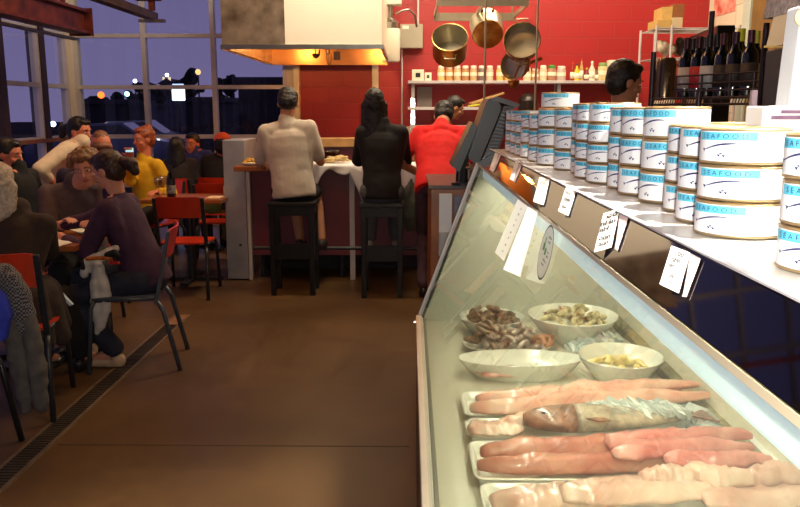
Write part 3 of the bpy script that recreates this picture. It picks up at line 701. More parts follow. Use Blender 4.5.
# white and dark things under the shelf: counter along the back wall
t = thing('prep_counter', (1.6, 9.5, 0), 'stainless kitchen counter along the red wall below the shelves', 'counter')
MB().box((0, 9.1, .88), (2.70, YB-.02, .93), bev=.005).build('counter_top', steel, t)
MB().box((.05, 9.2, .1), (2.65, YB-.03, .879)).build('cabinet', steel, t)
MB().box((0, 9.6, 1.28), (2.70, YB-.02, 1.31)).build('riser_shelf', alu, t)
for x in (.02, 1.35, 2.66): MB().box((x, 9.62, .931), (x+.02, 9.66, 1.279)).build('riser_post', alu, t)
# clutter seen under the wall shelf
def pot_on(x, Y, z, r, h, m, label, name='cooking_pot'):
    t = thing(name, (x, Y, z), label, 'pot')
    MB().lathe([(.001, 0), (r*.92, 0), (r, .02), (r, h), (r*1.04, h), (r*.97, h-.005), (r*.95, .02), (.001, .015)], (x, Y, z+.001), 24).build('pot_body', m, t, smooth='a')
    for s in (-1, 1): MB().tube([(x+s*r, Y-.04, z+h*.8), (x+s*(r+.03), Y-.03, z+h*.82), (x+s*(r+.03), Y+.03, z+h*.82), (x+s*r, Y+.04, z+h*.8)], .006, 6).build('handle', m, t)
for px, r, h, m_, lb in ((567, .09, .26, mat('dull_pot', (96, 82, 76), .4, .6, noise_s=8, noise_a=.1), 'dull grey pot under the wall shelf, left of centre'), (577, .10, .2, blackp, 'black pot standing under the wall shelf'), (602, .08, .3, mat('dull_pot2', (110, 90, 84), .4, .6, noise_s=8, noise_a=.1), 'tall grey pot under the shelf beside the kitchen worker')):
    a = at(px, 100, 9.85); pot_on(a.x, 9.85, 1.31, r, h, m_, lb)
a = at(528, 100, 9.8); pot_on(a.x, 9.82, 1.31, .115, .30, mat('dark_brown_pot', (44, 32, 28), .35, .3, noise_s=8, noise_a=.1), 'dark round pot seen above the cans, left of the single can on top')
MB().lathe([(.118, .302), (.10, .35), (.05, .385), (.02, .39), (.02, .405), (.001, .408)], (a.x, 9.82, 1.31), 24).build('pot_lid', mat('dark_brown_pot', (44, 32, 28)), [o for o in COL.objects if o.name.startswith('cooking_pot')][-1], smooth='a')
rn = random.Random(8)
for k in range(7):
    a = at(589+2*k, 97-(k % 3), 9.8); x = a.x; z = 1.31+.03+(.05 if k % 2 else 0)
    o = MB().ell((x, 9.75+.05*(k % 2), z+.003), (.03, .03, .027), n=10).build('garlic_bulb', mat('garlic', (206, 186, 150), .5, noise_s=20, noise_a=.1), None, (x, 9.75, z), smooth=True)
    tag(o, 'pale garlic bulb in the small heap under the wall shelf', 'garlic', 'garlic bulbs under the shelf')

# ================================================================== POT RACK
y0, y1 = 7.0, 8.0
zr = at(480, 3, y0).z
t = thing('pot_rack', (.6, 7.5, zr), 'pale rectangular hanging pot rack above the kitchen', 'pot rack')
rk = mat('aged_steel', (196, 184, 156), .35, .7, noise_s=10, noise_a=.06)
L = at(437, 3, y0).x; R_ = at(529, 3, y0).x
y1 = 7.9
MB().box((L, y0, zr-.025), (R_, y0+.012, zr+.025)).build('rail', rk, t)
MB().box((L, y1, zr-.05), (R_, y1+.012, zr+.025)).build('rail', rk, t)
for x in (L+.0, (L+R_)/2+.0, R_-.015): MB().box((x, y0+.013, zr-.02), (x+.015, y1-.001, zr+.02)).build('cross_bar', rk, t)
for x in (L+.03, R_-.03):
    for y in (y0+.05, y1-.05): MB().cyl((x, y, zr+.021), (x, y, ZC), .008, n=8).build('hanging_rod', rk, t)
for px, yb in ((484, 106), (535, 100)):
    a = at(px, yb, 6.9)
    o = MB().cyl((a.x, 6.9, a.z-.3), (a.x, 6.9, ZC), .009, n=8).build('hanging_rod', rk, None, (a.x, 6.9, a.z)); tag(o, 'thin vertical rod hanging %s' % ('in front of the middle pot' if px < 500 else 'beside the right hand pot'), 'rod')
copper = mat('aged_copper', (196, 128, 66), .3, .9, noise_s=7, noise_a=.1, rgb2=(120, 74, 40)); copperl = mat('bright_copper_bottom', (236, 184, 100), .35, .8, noise_s=12, noise_a=.08, rgb2=(190, 110, 50))
panin = mat('pan_inside_tin', (196, 190, 170), .3, .8, noise_s=8, noise_a=.06)
def pot(name, c, axis, r, h, outm, inm, label, handle=0, up=(0, 0, 1)):   # c = rim centre, axis points out of the opening
    axis = V(axis).normalized(); X = axis.cross(V(up)).normalized(); Y = axis.cross(X); c = V(c)
    t = thing(name, c, label, 'pot')
    ax = (X, Y, axis)
    MB().lathe([(.001, -h), (r*.9, -h), (r*.97, -h+.02), (r, -.02), (r*1.03, 0), (r*.99, .001)], c, 36, ax=ax, close=False).build('pot_body', outm, t, smooth='a')
    MB().lathe([(r*.985, -.001), (r*.95, -.02), (r*.9, -h+.025), (.001, -h+.02)], c, 36, ax=ax, close=False).build('inner_surface', inm, t, smooth='a')
    if handle:
        for s in (-1, 1):
            b = c-axis*(h*.25)+Y*(s*r*.99)
            MB().tube([b-X*.05, b-X*.05+Y*(s*.045), b+X*.05+Y*(s*.045), b+X*.05], .008, 8).build('handle', rk, t, smooth=True)
            for q in (-1, 1): MB().box(b+X*(q*.05)-V((.012, .012, .012)), b+X*(q*.05)+V((.012, .012, .012))).build('rivet_plate', copper, t)
    return t, X, Y
c = at(450, 37, 7.45)
pot('hanging_stockpot', c, (-.03, -.80, .62), .165, .25, mat('warm_pot_steel', (206, 150, 84), .3, .9, noise_s=6, noise_a=.1), panin, 'left hanging stockpot, tilted open end toward the room', 1)
c = at(486, 24, 7.75)
pot('hanging_stockpot', c, (.0, .80, .46), .155, .22, panin, panin, 'middle hanging pot showing its round golden bottom', 1)
cb = c-V((0, .80, .46)).normalized()*.222
ax_ = V((0, .80, .46)).normalized(); X_ = ax_.cross(V((0, 0, 1))).normalized()
tb = [o for o in COL.objects if o.name.startswith('hanging_stockpot')][-1]
MB().lathe([(.001, 0), (.135, 0), (.142, .003), (.142, .012), (.001, .012)], cb-ax_*.012, 32, ax=(X_, ax_.cross(X_), ax_)).build('copper_bottom', copperl, tb, smooth='a')
c = at(522, 40, 7.3)
pot('hanging_saucepan', c, (-.12, -.93, .22), .165, .16, copper, panin, 'right hanging copper pot seen into its round opening', 1)
c = at(513, 66, 7.75)
tt, X, Y = pot('hanging_saucepan', c, (-.5, -.8, -.1), .13, .11, copper, panin, 'lower copper pan hanging between the middle and right pots')
MB().bar(c+V((.08, .05, .0)), c+V((.3, .14, .08)), .03, .008, (0, -1, 0)).build('handle', copper, tt)
c = at(518, 74, 7.5)
t = thing('hanging_ladle', (c.x, 7.5, c.z), 'dark copper ladle hanging lowest under the pans', 'ladle')
MB().tube([c+V((.04, 0, .22)), c+V((.02, 0, .1)), c+V((-.02, 0, .0)), c+V((-.03, 0, -.04))], .01, 8).build('handle', copper, t, smooth=True)
MB().lathe([(.055, .03), (.05, -.01), (.03, -.035), (.001, -.045)], c+V((-.04, -.02, -.09)), 18, close=False).build('bowl', copper, t, smooth=True)
MB().cyl(c+V((.09, 0, .25)), c+V((.09, 0, .02)), .022, .016, 10).build('pot_handle', copper, t)

# ================================================================== RIGHT SIDE: RACKS
# far wire rack with boxes
t = thing('storage_rack', (3.2, 9.0, 0), 'wire storage rack with cartons against the white wall, far right of the kitchen', 'rack')
gx0 = at(656, 40, 8.9).x; gx1 = 3.62
zr1 = at(670, 28, 8.9).z; zr2 = at(670, 58, 8.9).z; zr3 = 1.2
for x in (gx0, at(672, 30, 8.9).x, gx1):
    for y in (8.9, 9.5): MB().cyl((x, y, 0), (x, y, zr1+.03), .014, n=10).build('post', alu, t)
for z in (zr1, zr2, zr3): 
    mb = MB()
    for k in range(9): mb.cyl((gx0, 8.9+k*.075, z), (gx1, 8.9+k*.075, z), .005, n=6)
    mb.cyl((gx0, 8.9, z-.02), (gx1, 8.9, z-.02), .006, n=6)
    mb.build('wire_shelf', alu, t)
def rbox(x0, x1, yt, Y, z, m, lb, d=.35): boxthing('carton', x0, x1, yt, Y, z, m, lb, 'carton', d)
rbox(657.5, 672, 19.5, 8.93, zr1+.006, cardb, 'yellowish carton, front left on the top of the far rack')
rbox(672.8, 683, 17.5, 8.93, zr1+.006, mat('white_tub', (206, 186, 150), .5, noise_s=6, noise_a=.04), 'pale carton with print on the top of the far rack', )
z2 = at(665, 17, 9.0).z
rbox(662.5, 673, 7.0, 8.98, at(660, 19.4, 8.93).z+.001, cardb, 'upper yellowish carton on top of the stacked cartons', .3)
rbox(673.8, 685, 4.0, 8.98, at(660, 17.4, 8.93).z+.001, cardbd, 'brown carton, upper right of the stacked cartons', .3)
for k, (px, py, c_, r) in enumerate(((661, 50, (220, 206, 180), .12), (668, 47, (236, 228, 210), .11), (674, 52, (190, 120, 90), .1), (681, 49, (40, 30, 30), .13))):
    a = at(px, py, 9.15); mb = MB()
    rn = random.Random(k)
    for q in range(9): mb.ell((a.x+rn.uniform(-.5, .5)*r, 9.15+rn.uniform(-.5, .5)*r, zr2+.014+r*.5+rn.uniform(-.1, .9)*r), r*rn.uniform(.35, .5), n=8)
    o = voxel(mb, 'food_bag', mat('bag_%d' % k, c_, .5, noise_s=14, noise_a=.1), None, .018, 2, .02, .05, loc=(a.x, 9.15, zr2)); tag(o, ['cream', 'white', 'reddish', 'black'][k]+' plastic bag on the middle shelf of the far rack', 'bag')
for k, (px, c_, w, h) in enumerate(((661, (230, 216, 186), 7, .2), (668, (190, 50, 40), 3, .17), (673, (226, 210, 180), 6, .22), (681, (236, 220, 190), 7, .16))):
    a = at(px-w/2, 90, 9.0); b = at(px+w/2, 90, 9.0)
    o = MB().box((a.x, 9.0, zr3+.008), (b.x, 9.25, zr3+.2+h), bev=.01).build('food_package', mat('pack_%d' % k, c_, .5, noise_s=6, noise_a=.08), None, (a.x, 9, zr3)); tag(o, ['cream', 'slim red', 'beige', 'pale wide'][k]+' package on the lower shelf of the far rack', 'package')
# poster
a = at(713, 18, 7.3)
PX = XR-.0005
def onx(x, y, X): d = ray(x, y); return EYE + d*(X/d.x)
a = onx(713.5, 17.5, PX); b = onx(735, 14, PX)
po = thing('red_poster', (PX, (a.y+b.y)/2, a.z), 'red and white poster on the white block wall', 'poster')
MB().box((PX-.004, b.y, a.z), (PX, a.y, a.z+.62)).build('poster_sheet', mat('poster_red', (206, 62, 50), .5, noise_s=9, noise_a=.2, rgb2=(240, 190, 170)), po)
# steel sided black machine behind the wine rack
a = at(717, 25, 5.6); b = at(736, 24, 5.6)
t = thing('kitchen_machine', (2.4, 5.9, 0), 'black fronted machine with pale steel side behind the wine bottles', 'machine')
xa = at(690, 31, 6.6).x; zt_ = at(690, 31, 6.6).z
MB().hull([V(v) for v in ((xa, 6.6, .95), (a.x, 5.6, .95), (b.x, 5.6, .95), (b.x, 6.6, .95), (xa, 6.6, a.z-.0), (a.x, 5.6, a.z), (b.x, 5.6, a.z), (b.x, 6.6, a.z))], bev=.01).build('housing', mat('black_gloss', (22, 20, 20), .3, noise_s=6, noise_a=.05), t)
nrm = V((-(6.6-5.6), -(a.x-xa)*1, 0)).normalized(); q0 = V((xa, 6.6, .98)); q1 = V((a.x, 5.6, .98)); d_ = (q1-q0)
pp = [q0+d_*.03, q0+d_*.96, q0+d_*.96+V((0, 0, a.z-1.03)), q0+d_*.03+V((0, 0, a.z-1.03))]
mb = MB(); mb.hull([pp[0]+nrm*.004, pp[1]+nrm*.004, pp[1]+nrm*.012, pp[0]+nrm*.012, pp[3]+nrm*.004, pp[2]+nrm*.004, pp[2]+nrm*.012, pp[3]+nrm*.012]); mb.build('side_panel', mat('beige_steel', (190, 172, 142), .3, .5, noise_s=5, noise_a=.05), t)
MB().box((xa+.05, 5.7, 0), (b.x-.05, 6.5, .949)).build('stand', darkgrey, t)
# wine rack on shelf
t = thing('wire_rack', (1.6, 3.95, 0), 'black wire rack holding dark wine bottles above the cans', 'rack')
WY0, WY1 = 3.55, 4.25
wx0 = at(654, 98, 4.2).x; wx1 = at(761, 92, 3.55).x
zw = at(700, 98, 3.9).z
bw = mat('black_wire', (70, 58, 62), .35, .6, noise_s=20, noise_a=.1)
for (x, y, zt) in ((wx0, WY1, at(652, 52, WY1).z), (wx1, WY0, at(761, 23, WY0).z), (wx1+.02, WY1, zw+.45), (wx0, WY0, zw+.02)):
    MB().cyl((x, y, 0), (x, y, zt), .014 if y > 4 else .013, n=12).build('post', bw, t, smooth='a')
# shelf as a slanted front: wires
fa = V((wx0, WY1, zw)); fb = V((wx1, WY0, zw))
mb = MB()
for k in range(48):
    q = fa.lerp(fb, k/47); mb.cyl(q, q+V((.16, .45, 0))*1.0, .0028, n=5)
mb.build('wire_shelf', bw, t)
mb = MB(); mb.cyl(fa, fb, .006, n=8); mb.cyl(fa-V((0, 0, .03)), fb-V((0, 0, .03)), .006, n=8)
for k in range(40):
    q = fa.lerp(fb, k/40); q2 = fa.lerp(fb, (k+.5)/40); mb.cyl(q-V((0, 0, .03)), q2, .0025, n=5)
mb.build('shelf_edge', bw, t)
g0 = fa.lerp(fb, .25); mb = MB()
for z in (.035, .07, .11): mb.cyl(g0+V((0, 0, z)), fb+V((0, 0, z)), .0045, n=6)
for k in (0, .33, .66, .92): q = g0.lerp(fb, k); mb.cyl(q, q+V((0, 0, .115)), .005, n=6)
mb.build('guard_rail', bw, t)
dirw = (fb-fa).normalized(); inw = V((.3, .95, 0)).normalized()
caps = [(60, 20, 26), (30, 20, 24), (60, 20, 26), (50, 16, 24), (26, 22, 28), (26, 22, 28), (70, 20, 30), (26, 22, 28), (60, 20, 40), (210, 216, 30), (80, 20, 36), (206, 206, 60)]
labs = [(200, 190, 180), (60, 40, 40), (196, 40, 50), (200, 60, 90), (205, 205, 205), (210, 210, 210), (50, 40, 40), (210, 210, 215), (60, 50, 46), (196, 176, 110), (60, 50, 46), (190, 160, 90)]
bx_ = [692, 698, 704, 710, 714, 722, 727, 731, 738, 744, 751, 757]
for k, px in enumerate(bx_):
    u = (px-656)/(761-656); q = fa.lerp(fb, u); off = .07 if k % 2 == 0 else .16
    q = q+inw*off
    # slide along the rack so that the bottle stands at its place
    h = .30 if k not in (9, ) else .32
    t = thing('wine_bottle', q+V((0, 0, .004)), ('dark wine bottle, number %s from the left end of the wire rack' % ['one', 'two', 'three', 'four', 'five', 'six', 'seven', 'eight', 'nine', 'ten', 'eleven', 'twelve'][k]) if k not in (9, 11, 2) else ['', '', 'dark wine bottle with a red label, third from left on the wire rack', '', '', '', '', '', '', 'dark wine bottle with a bright yellow green neck foil, standing tallest', '', 'dark wine bottle with yellow foil beside the black rack post'][k], 'wine bottle')
    b = q+V((0, 0, .004))
    MB().lathe([(.001, 0), (.036, 0), (.037, .01), (.037, h*.6), (.032, h*.67), (.016, h*.76), (.0145, h*.97), (.001, h*.97)], b, 20).build('bottle_body', darkglass, t, smooth='a')
    MB().lathe([(.0165, h*.80), (.016, h*.985), (.001, h*.99)], b, 16).build('neck_foil', mat('foil_%d_%d_%d' % caps[k], caps[k], .35, noise_s=9, noise_a=.05), t, smooth='a')
    MB().lathe([(.0378, h*.15), (.0378, h*.5)], b, 20).build('label', mat('wlab_%d_%d_%d' % labs[k], labs[k], .6, noise_s=30, noise_a=.1), t, smooth=True)
# toaster-like steel tin on the rack, left
q = fa.lerp(fb, .14)+inw*.16
t = thing('steel_canister', q, 'round steel canister at the left end of the wire rack', 'canister')
MB().lathe([(.001, 0), (.055, 0), (.055, .19), (.045, .21), (.001, .215)], q+V((0, 0, .006)), 24).build('canister_body', mat('brown_steel', (150, 126, 100), .25, .9, noise_s=8, noise_a=.1), t, smooth='a')
MB().tube([q+V((.05, -.03, .18)), q+V((.09, -.05, .17)), q+V((.09, -.05, .06)), q+V((.05, -.03, .05))], .007, 8).build('handle', blackp, t)

# ================================================================== DISPLAY CASE
CY0, CY1 = .16, 3.3
G0 = V((.046, 0, .618)); G1 = V((.287, 0, 1.279)); P1 = V((.337, 0, 1.338)); XBK = .90; ZD = .60
GD = (G1-G0).normalized(); GN = V((-GD.z, 0, GD.x)); PD = (P1-G1).normalized(); PN = V((-PD.z, 0, PD.x))
def onpl(x, y, p, n): d = ray(x, y); return EYE + d*((p-EYE).dot(n)/d.dot(n))
def ong(x, y, o=.004): return onpl(x, y, G0+GN*o, GN)
def onp(x, y, o=.004): return onpl(x, y, G1+PN*o, PN)
t = thing('display_case', (.47, 1.7, 0), 'long refrigerated seafood display case with sloped glass and black mirrored header', 'display case')
brown = mat('dark_brown_laminate', (58, 30, 24), .35, noise_s=5, noise_a=.08)
MB().box((.030, CY0, .02), (XBK+.03, CY1, ZD-.05)).build('base_cabinet', brown, t)
MB().box((.028, CY0, ZD-.049), (.058, CY1, .618), bev=.003).build('front_rail', mat('pale_case_rail', (206, 202, 190), .3, .3, noise_s=5, noise_a=.03), t)
MB().box((.0595, CY0, ZD-.049), (.07, CY1, .611)).build('inner_rail', mat('grey_gasket', (120, 118, 110), .4, noise_s=5, noise_a=.03), t)
MB().box((.071, CY0, ZD-.03), (XBK, CY1, ZD)).build('deck', mat('cream_deck', (214, 206, 188), .3, noise_s=3, noise_a=.03, coat=.3), t)
MB().box((XBK, CY0, ZD-.049), (XBK+.02, CY1, 1.32)).build('back_wall', mat('case_back', (224, 214, 192), .4, noise_s=3, noise_a=.02), t)
ol = mat('olive_grille', (160, 150, 112), .5, noise_s=60, noise_a=.14)
MB().box((XBK-.045, CY0, ZD+.001), (XBK-.001, CY1-.03, ZD+.035), bev=.004).build('air_grille', ol, t)
ew = [(.05, ZD-.049), (XBK, ZD-.049), (XBK, 1.32), (.335, 1.32), (.285, 1.26), (.05, .618)]
MB().prism(ew, (0, CY1-.02, 0), (0, .02, 0), (1, 0, 0), (0, 0, 1)).build('end_panel', mat('case_end', (212, 208, 192), .35, noise_s=2, noise_a=.03), t)
MB().prism(ew, (0, CY0, 0), (0, .012, 0), (1, 0, 0), (0, 0, 1)).build('end_panel', whitel, t)
pane = MB(); g0, g1 = G0+V((0, CY0, 0)), G1+V((0, CY0, 0)); L = V((0, CY1-CY0, 0))
pane.hull([g0, g0+L, g0+L-GN*.005, g0-GN*.005, g1, g1+L, g1+L-GN*.005, g1-GN*.005]); pane.build('front_glass', caseglass, t)
# end frame strip along glass at the far end
mb = MB(); mb.bar(V((.046, CY1+.006, .618))+GN*.002, V((.287, CY1+.006, 1.279))+GN*.002, .012, .012, (0, 1, 0)); mb.build('glass_edge_strip', alu, t)
mb = MB(); mb.bar(V((.046, CY1-.03, .618))-GN*.012, V((.287, CY1-.03, 1.279))-GN*.012, .01, .006, (0, 1, 0)); mb.build('glass_edge_strip', darkgrey, t)
MB().cyl((.026, CY1-.05, .60), (.018, CY1-.05, .60), .008, n=10).build('screw', chrome, t)
# black mirrored header
bg_ = mat('black_mirror_glass', (88, 83, 88), .04, 1, noise_s=1.5, noise_a=.02)
def beam(a, b, th, n, m, name):
    a = V(a); b = V(b); mb = MB(); LL = V((0, CY1-CY0, 0)); o = V((0, CY0, 0))
    a = a+o; b = b+o
    mb.hull([a, a+LL, a+LL-n*th, a-n*th, b, b+LL, b+LL-n*th, b-n*th]); return mb.build(name, m, t)
beam(G1+PD*.002, P1, .012, PN, bg_, 'mirrored_header')
beam(G1-GD*.0075+GN*.002, G1-GD*.0+GN*.002, .008, GN, mat('beige_glass_trim', (190, 176, 148), .35, .3, noise_s=5, noise_a=.04), 'glass_top_trim')
MB().box((.338, CY0, 1.318), (.97, CY1, 1.338), bev=.002).build('top_shelf', mat('white_shelf_top', (232, 230, 224), .25, noise_s=4, noise_a=.02, coat=.3), t)
MB().box((.332, CY0, 1.3385), (.340, CY1, 1.341)).build('shelf_edge', alu, t)
MB().box((.302, CY0+.03, 1.222), (.345, CY1-.06, 1.258), bev=.008).build('light_tube', mat('cool_tube', (226, 236, 250), .4, emit=(212, 222, 242), es=.9), t)
MB().box((.326, CY0+.02, 1.259), (.38, CY1-.04, 1.30)).build('lamp_housing', whitel, t)
area('case_light', (.36, 1.75, 1.235), (.52, 1.75, .6), 2.9, .05, 24, (255, 246, 230)).rotation_euler = (0, radians(-16), 0)
bpy.data.lights['case_light'].size = .04; bpy.data.lights['case_light'].size_y = 2.9

# ---- cans
CR, CH = .056, .048
can_w = mat('white_can_label', (244, 244, 246), .45, noise_s=30, noise_a=.01); can_b = mat('sky_blue_print', (96, 196, 226), .5, noise_s=30, noise_a=.02)
can_d = mat('navy_print', (44, 52, 100), .5, noise_s=30, noise_a=.02); gold = mat('golden_tin', (186, 160, 118), .35, .6, noise_s=20, noise_a=.04)
def cyl_faces(mb, a0, a1, z0, z1, r, m, n=24):
    vs = []
    for i in range(n+1):
        a = a0+(a1-a0)*i/n; vs += [V((r*sin(a), -r*cos(a), z0)), V((r*sin(a), -r*cos(a), z1))]
    mb.faces(vs, [(2*i, 2*i+2, 2*i+3, 2*i+1) for i in range(n)], m)
def make_can():
    t = thing('seafood_can', (0, 0, 0), 'x', 'can', None)
    MB().lathe([(.001, .002), (CR-.004, .002), (CR-.002, .0005), (CR, .002), (CR-.0012, .004), (CR-.0012, CH-.004), (CR, CH-.002), (CR-.002, CH-.0003), (CR-.004, CH-.002), (.001, CH-.002)], n=44).build('tin', gold, t, smooth='a')
    mb = MB(); cyl_faces(mb, 0, 2*pi, .0045, CH-.0042, CR-.0006, None, 64); lab = mb.build('label', can_w, t, smooth=True, fixn=False)
    mb = MB()
    for s in range(1):
        a0 = s*pi-.75; cyl_faces(mb, a0, a0+1.5, .0320, .0425, CR-.0003, None, 24)  # band cut short; the white beside it imitates overexposure
    mb.build('blue_band', can_b, lab, smooth=True, fixn=False)
    mb = MB(); vs, fs = text_mesh('S E A F O O D', .0085)
    for s in range(1):
        c0 = s*pi-.02
        w = out = []
        for v in vs: a = c0+v.x*1.25/CR; out.append(V(((CR+.0001)*sin(a), -(CR+.0001)*cos(a), .0345+v.y)))
        mb.faces(out, fs)
        # leaping fish swoosh under the band
        pts = []
        N = 16; top = []; bot = []
        for i in range(N+1):
            u = i/N; a = c0-.5+u*.95; z = .019+.009*sin(u*pi*.62); th = .0022*sin(pi*min(1, u*1.02))**.6+.0003
            top.append(V(((CR+.0001)*sin(a), -(CR+.0001)*cos(a), z+th*.5))); bot.append(V(((CR+.0001)*sin(a), -(CR+.0001)*cos(a), z-th*.5)))
        mb.faces(top+bot, [(i, i+1, N+2+i, N+1+i) for i in range(N)])
        for (u0, z0, s_) in ((-.52, .0185, .004), (-.05, .012, .003), (.07, .0115, .003), (.0, .0145, .002)):
            a = c0+u0; q = []
            for du, dz in ((-.05, s_*.6), (.05, s_*.5), (.01, -s_*.6)):
                q.append(V(((CR+.0001)*sin(a+du), -(CR+.0001)*cos(a+du), z0+dz)))
            mb.faces(q, [(0, 1, 2)])
    mb.build('print', can_d, lab, fixn=False)
    return t
can0 = make_can(); can_used = False
ords = ['first', 'second', 'third', 'fourth', 'fifth', 'sixth', 'seventh', 'eighth', 'ninth', 'tenth', 'eleventh', 'twelfth', 'thirteenth', 'fourteenth', 'fifteenth', 'sixteenth', 'seventeenth', 'eighteenth', 'nineteenth', 'twentieth']
lev = ['bottom can', 'second can up', 'third can up', 'fourth can up']
stacks = [(780, 3), (697, 3), (678, 3), (665.5, 3), (640.5, 3), (619.5, 3), (608, 3), (587, 4), (575, 4), (571, 4), (554.5, 3), (537.5, 3), (528.5, 3), (520.5, 3), (515, 4), (510, 4), (505.5, 4)]
placed = []
rn = random.Random(12)
def pxof(v):
    c = v-EYE; return 400+F*c.dot(RT)/c.dot(FW)
def pxleft(cx, cy): return min(pxof(V((cx+CR*cos(a), cy+CR*sin(a), 1.41))) for a in [pi*(.5+i/24) for i in range(25)])
hs = {3: {0: .046, 1: .046, 2: .046, 3: .046, 4: .0555, 5: .0555, 6: .0555, 10: .055, 11: .055, 12: .05, 13: .05}, 4: {7: .044, 8: .044, 9: .044, 14: .040, 15: .040, 16: .040}}
tops = []
for k, (xl, n) in enumerate(stacks):
    cx = .436
    while True:
        lo, hi = .5, 6.0
        for _ in range(30):
            md = (lo+hi)/2
            if pxleft(cx, md) > xl: lo = md
            else: hi = md
        cy = (lo+hi)/2
        if all(hypot(cx-a, cy-b) > 2*CR+.0015 for a, b in placed) or cx > .62: break
        cx += .004
    placed.append((cx, cy)); hh = hs[n][k]
    for j in range(n):
        z = 1.3392+j*(hh+.0003)
        ang = -atan2(cx, cy)+(-.52+rn.uniform(-.30, .22))
        lb = 'white blue seafood can, %s, %s stack from the right' % (lev[j], ords[k])
        if not can_used:
            c_ = can0; c_.location = (cx, cy, z); c_.rotation_euler = (0, 0, ang); c_['label'] = lb; c_['group'] = 'stacked seafood cans'; can_used = True
        else: c_ = dup(can0, (cx+rn.uniform(-.001, .001), cy, z), ang, lb, 'stacked seafood cans')
        c_.scale = (1, 1, hh/CH)
    tops.append(1.3392+n*(hh+.0003))
for nm, (cx, cy), n in (('set back behind the fourth stack', (.612, 1.47), 3),):
    for j in range(n): dup(can0, (cx, cy, 1.3392+j*(.0463)), -.8-.2*j, 'white seafood can, %s in the stack %s' % (lev[j], nm), 'stacked seafood cans')
cx, cy = placed[11]
dup(can0, (cx+.01, cy+.02, tops[11]+.0002), -.5, 'single white seafood can sitting alone on top, left of centre of the can row', 'stacked seafood cans')

# white box with two dark slots, bag, small post
t = thing('white_box', (.62, 1.17, 1.3385), 'white box with two dark slots standing behind the nearest can stack', 'box')
zb1 = at(760, 106, 1.14).z
MB().box((.506, 1.14, 1.3388), (.76, 1.2, zb1), bev=.003).build('box_body', paper, t)
for yy0, yy1, x0 in ((110, 113.5, 781), (115.5, 119.5, 771)):
    a = at(x0, yy1, 1.139); b = at(830, yy0, 1.139); MB().box((a.x, 1.1375, a.z), (.75, 1.1395, b.z)).build('slot', mat('plum_print', (92, 66, 88), .5, noise_s=9, noise_a=.04), t)
t = thing('white_paper_bag', (.66, 1.27, 1.3385), 'tall white paper bag with a round yellow logo at the right edge', 'bag')
a0 = at(774.5, 112, 1.27); a1 = at(786.5, 9, 1.27)
MB().hull([V(v) for v in ((a0.x-.008, 1.22, 1.3388), (.80, 1.22, 1.3388), (.80, 1.27, 1.3388), (a0.x-.008, 1.27, 1.3388), (a1.x, 1.22, a1.z), (.78, 1.22, a1.z+.01), (.78, 1.27, a1.z+.01), (a1.x, 1.27, a1.z))], bev=.004).build('bag_body', mat('white_bag', (236, 242, 246), .5, noise_s=8, noise_a=.015), t)
c = at(803, 17.5, 1.2185)
MB().cyl((c.x, 1.2165, c.z), (c.x, 1.2185, c.z), .0125, n=28).build('logo_disc', mat('pale_yellow', (240, 214, 140), .5, noise_s=8, noise_a=.03), t)
a = at(750, 124, 1.36); b = at(757, 102, 1.36)
tag(MB().box((a.x, 1.36, 1.3386), (b.x, 1.37, b.z+.02)).build('steel_bracket', mat('plum_steel', (150, 130, 140), .3, .8, noise_s=9, noise_a=.04), None, (a.x, 1.36, 1.3386)), 'short upright steel bracket behind the near cans, left of the slotted box', 'bracket')
# cash register on staff side
t = thing('cash_register', (1.2, 2.3, 1.3), 'beige and black register at the top right, left of the white bag', 'cash register')
q = [at(767.5+18, 44, 2.2), at(776+18, 12, 2.2), at(830, 12, 2.2), at(830, 44, 2.2)]
mb = MB(); mb.prism([(v.x, v.z) for v in q], (0, 2.2, 0), (0, .12, 0), (1, 0, 0), (0, 0, 1)); mb.build('housing', mat('warm_beige_plastic', (170, 150, 122), .4, noise_s=5, noise_a=.05), t)
for x0, x1, y0_, y1_ in ((796, 802, 17.5, 27), (804, 808, 17.5, 25.5), (800, 806, 31, 40)):
    a = at(x0, y1_, 2.199); b = at(x1, y0_, 2.199); MB().box((a.x, 2.194, a.z), (b.x, 2.1985, b.z)).build('key', blackp, t)
a = at(762, 95, 2.35); b = at(812, 46.5, 2.2)
MB().box((a.x, 2.2, 1.301), (b.x, 2.35, b.z), bev=.005).build('base', blackp, t)
a = at(765, 47.5, 2.19); b = at(786, 45.6, 2.19); MB().box((a.x, 2.192, a.z), (b.x, 2.199, b.z)).build('trim_strip', cardb, t)
q = [at(773+22, 11, 2.25), at(778+22, -12, 2.25), at(836, -12, 2.25), at(830, 11, 2.25)]
mb = MB(); mb.prism([(v.x, v.z) for v in q], (0, 2.25, 0), (0, .2, 0), (1, 0, 0), (0, 0, 1)); mb.build('printer_top', mat('grey_mottled', (140, 128, 132), .4, noise_s=60, noise_a=.25), t)
tag(MB().box((.985, 2.1, 0), (1.6, 2.75, 1.30), bev=.005).build('back_counter', darkgrey, None, (1.3, 2.4, 0)), 'dark service counter behind the display case, under the register', 'counter')

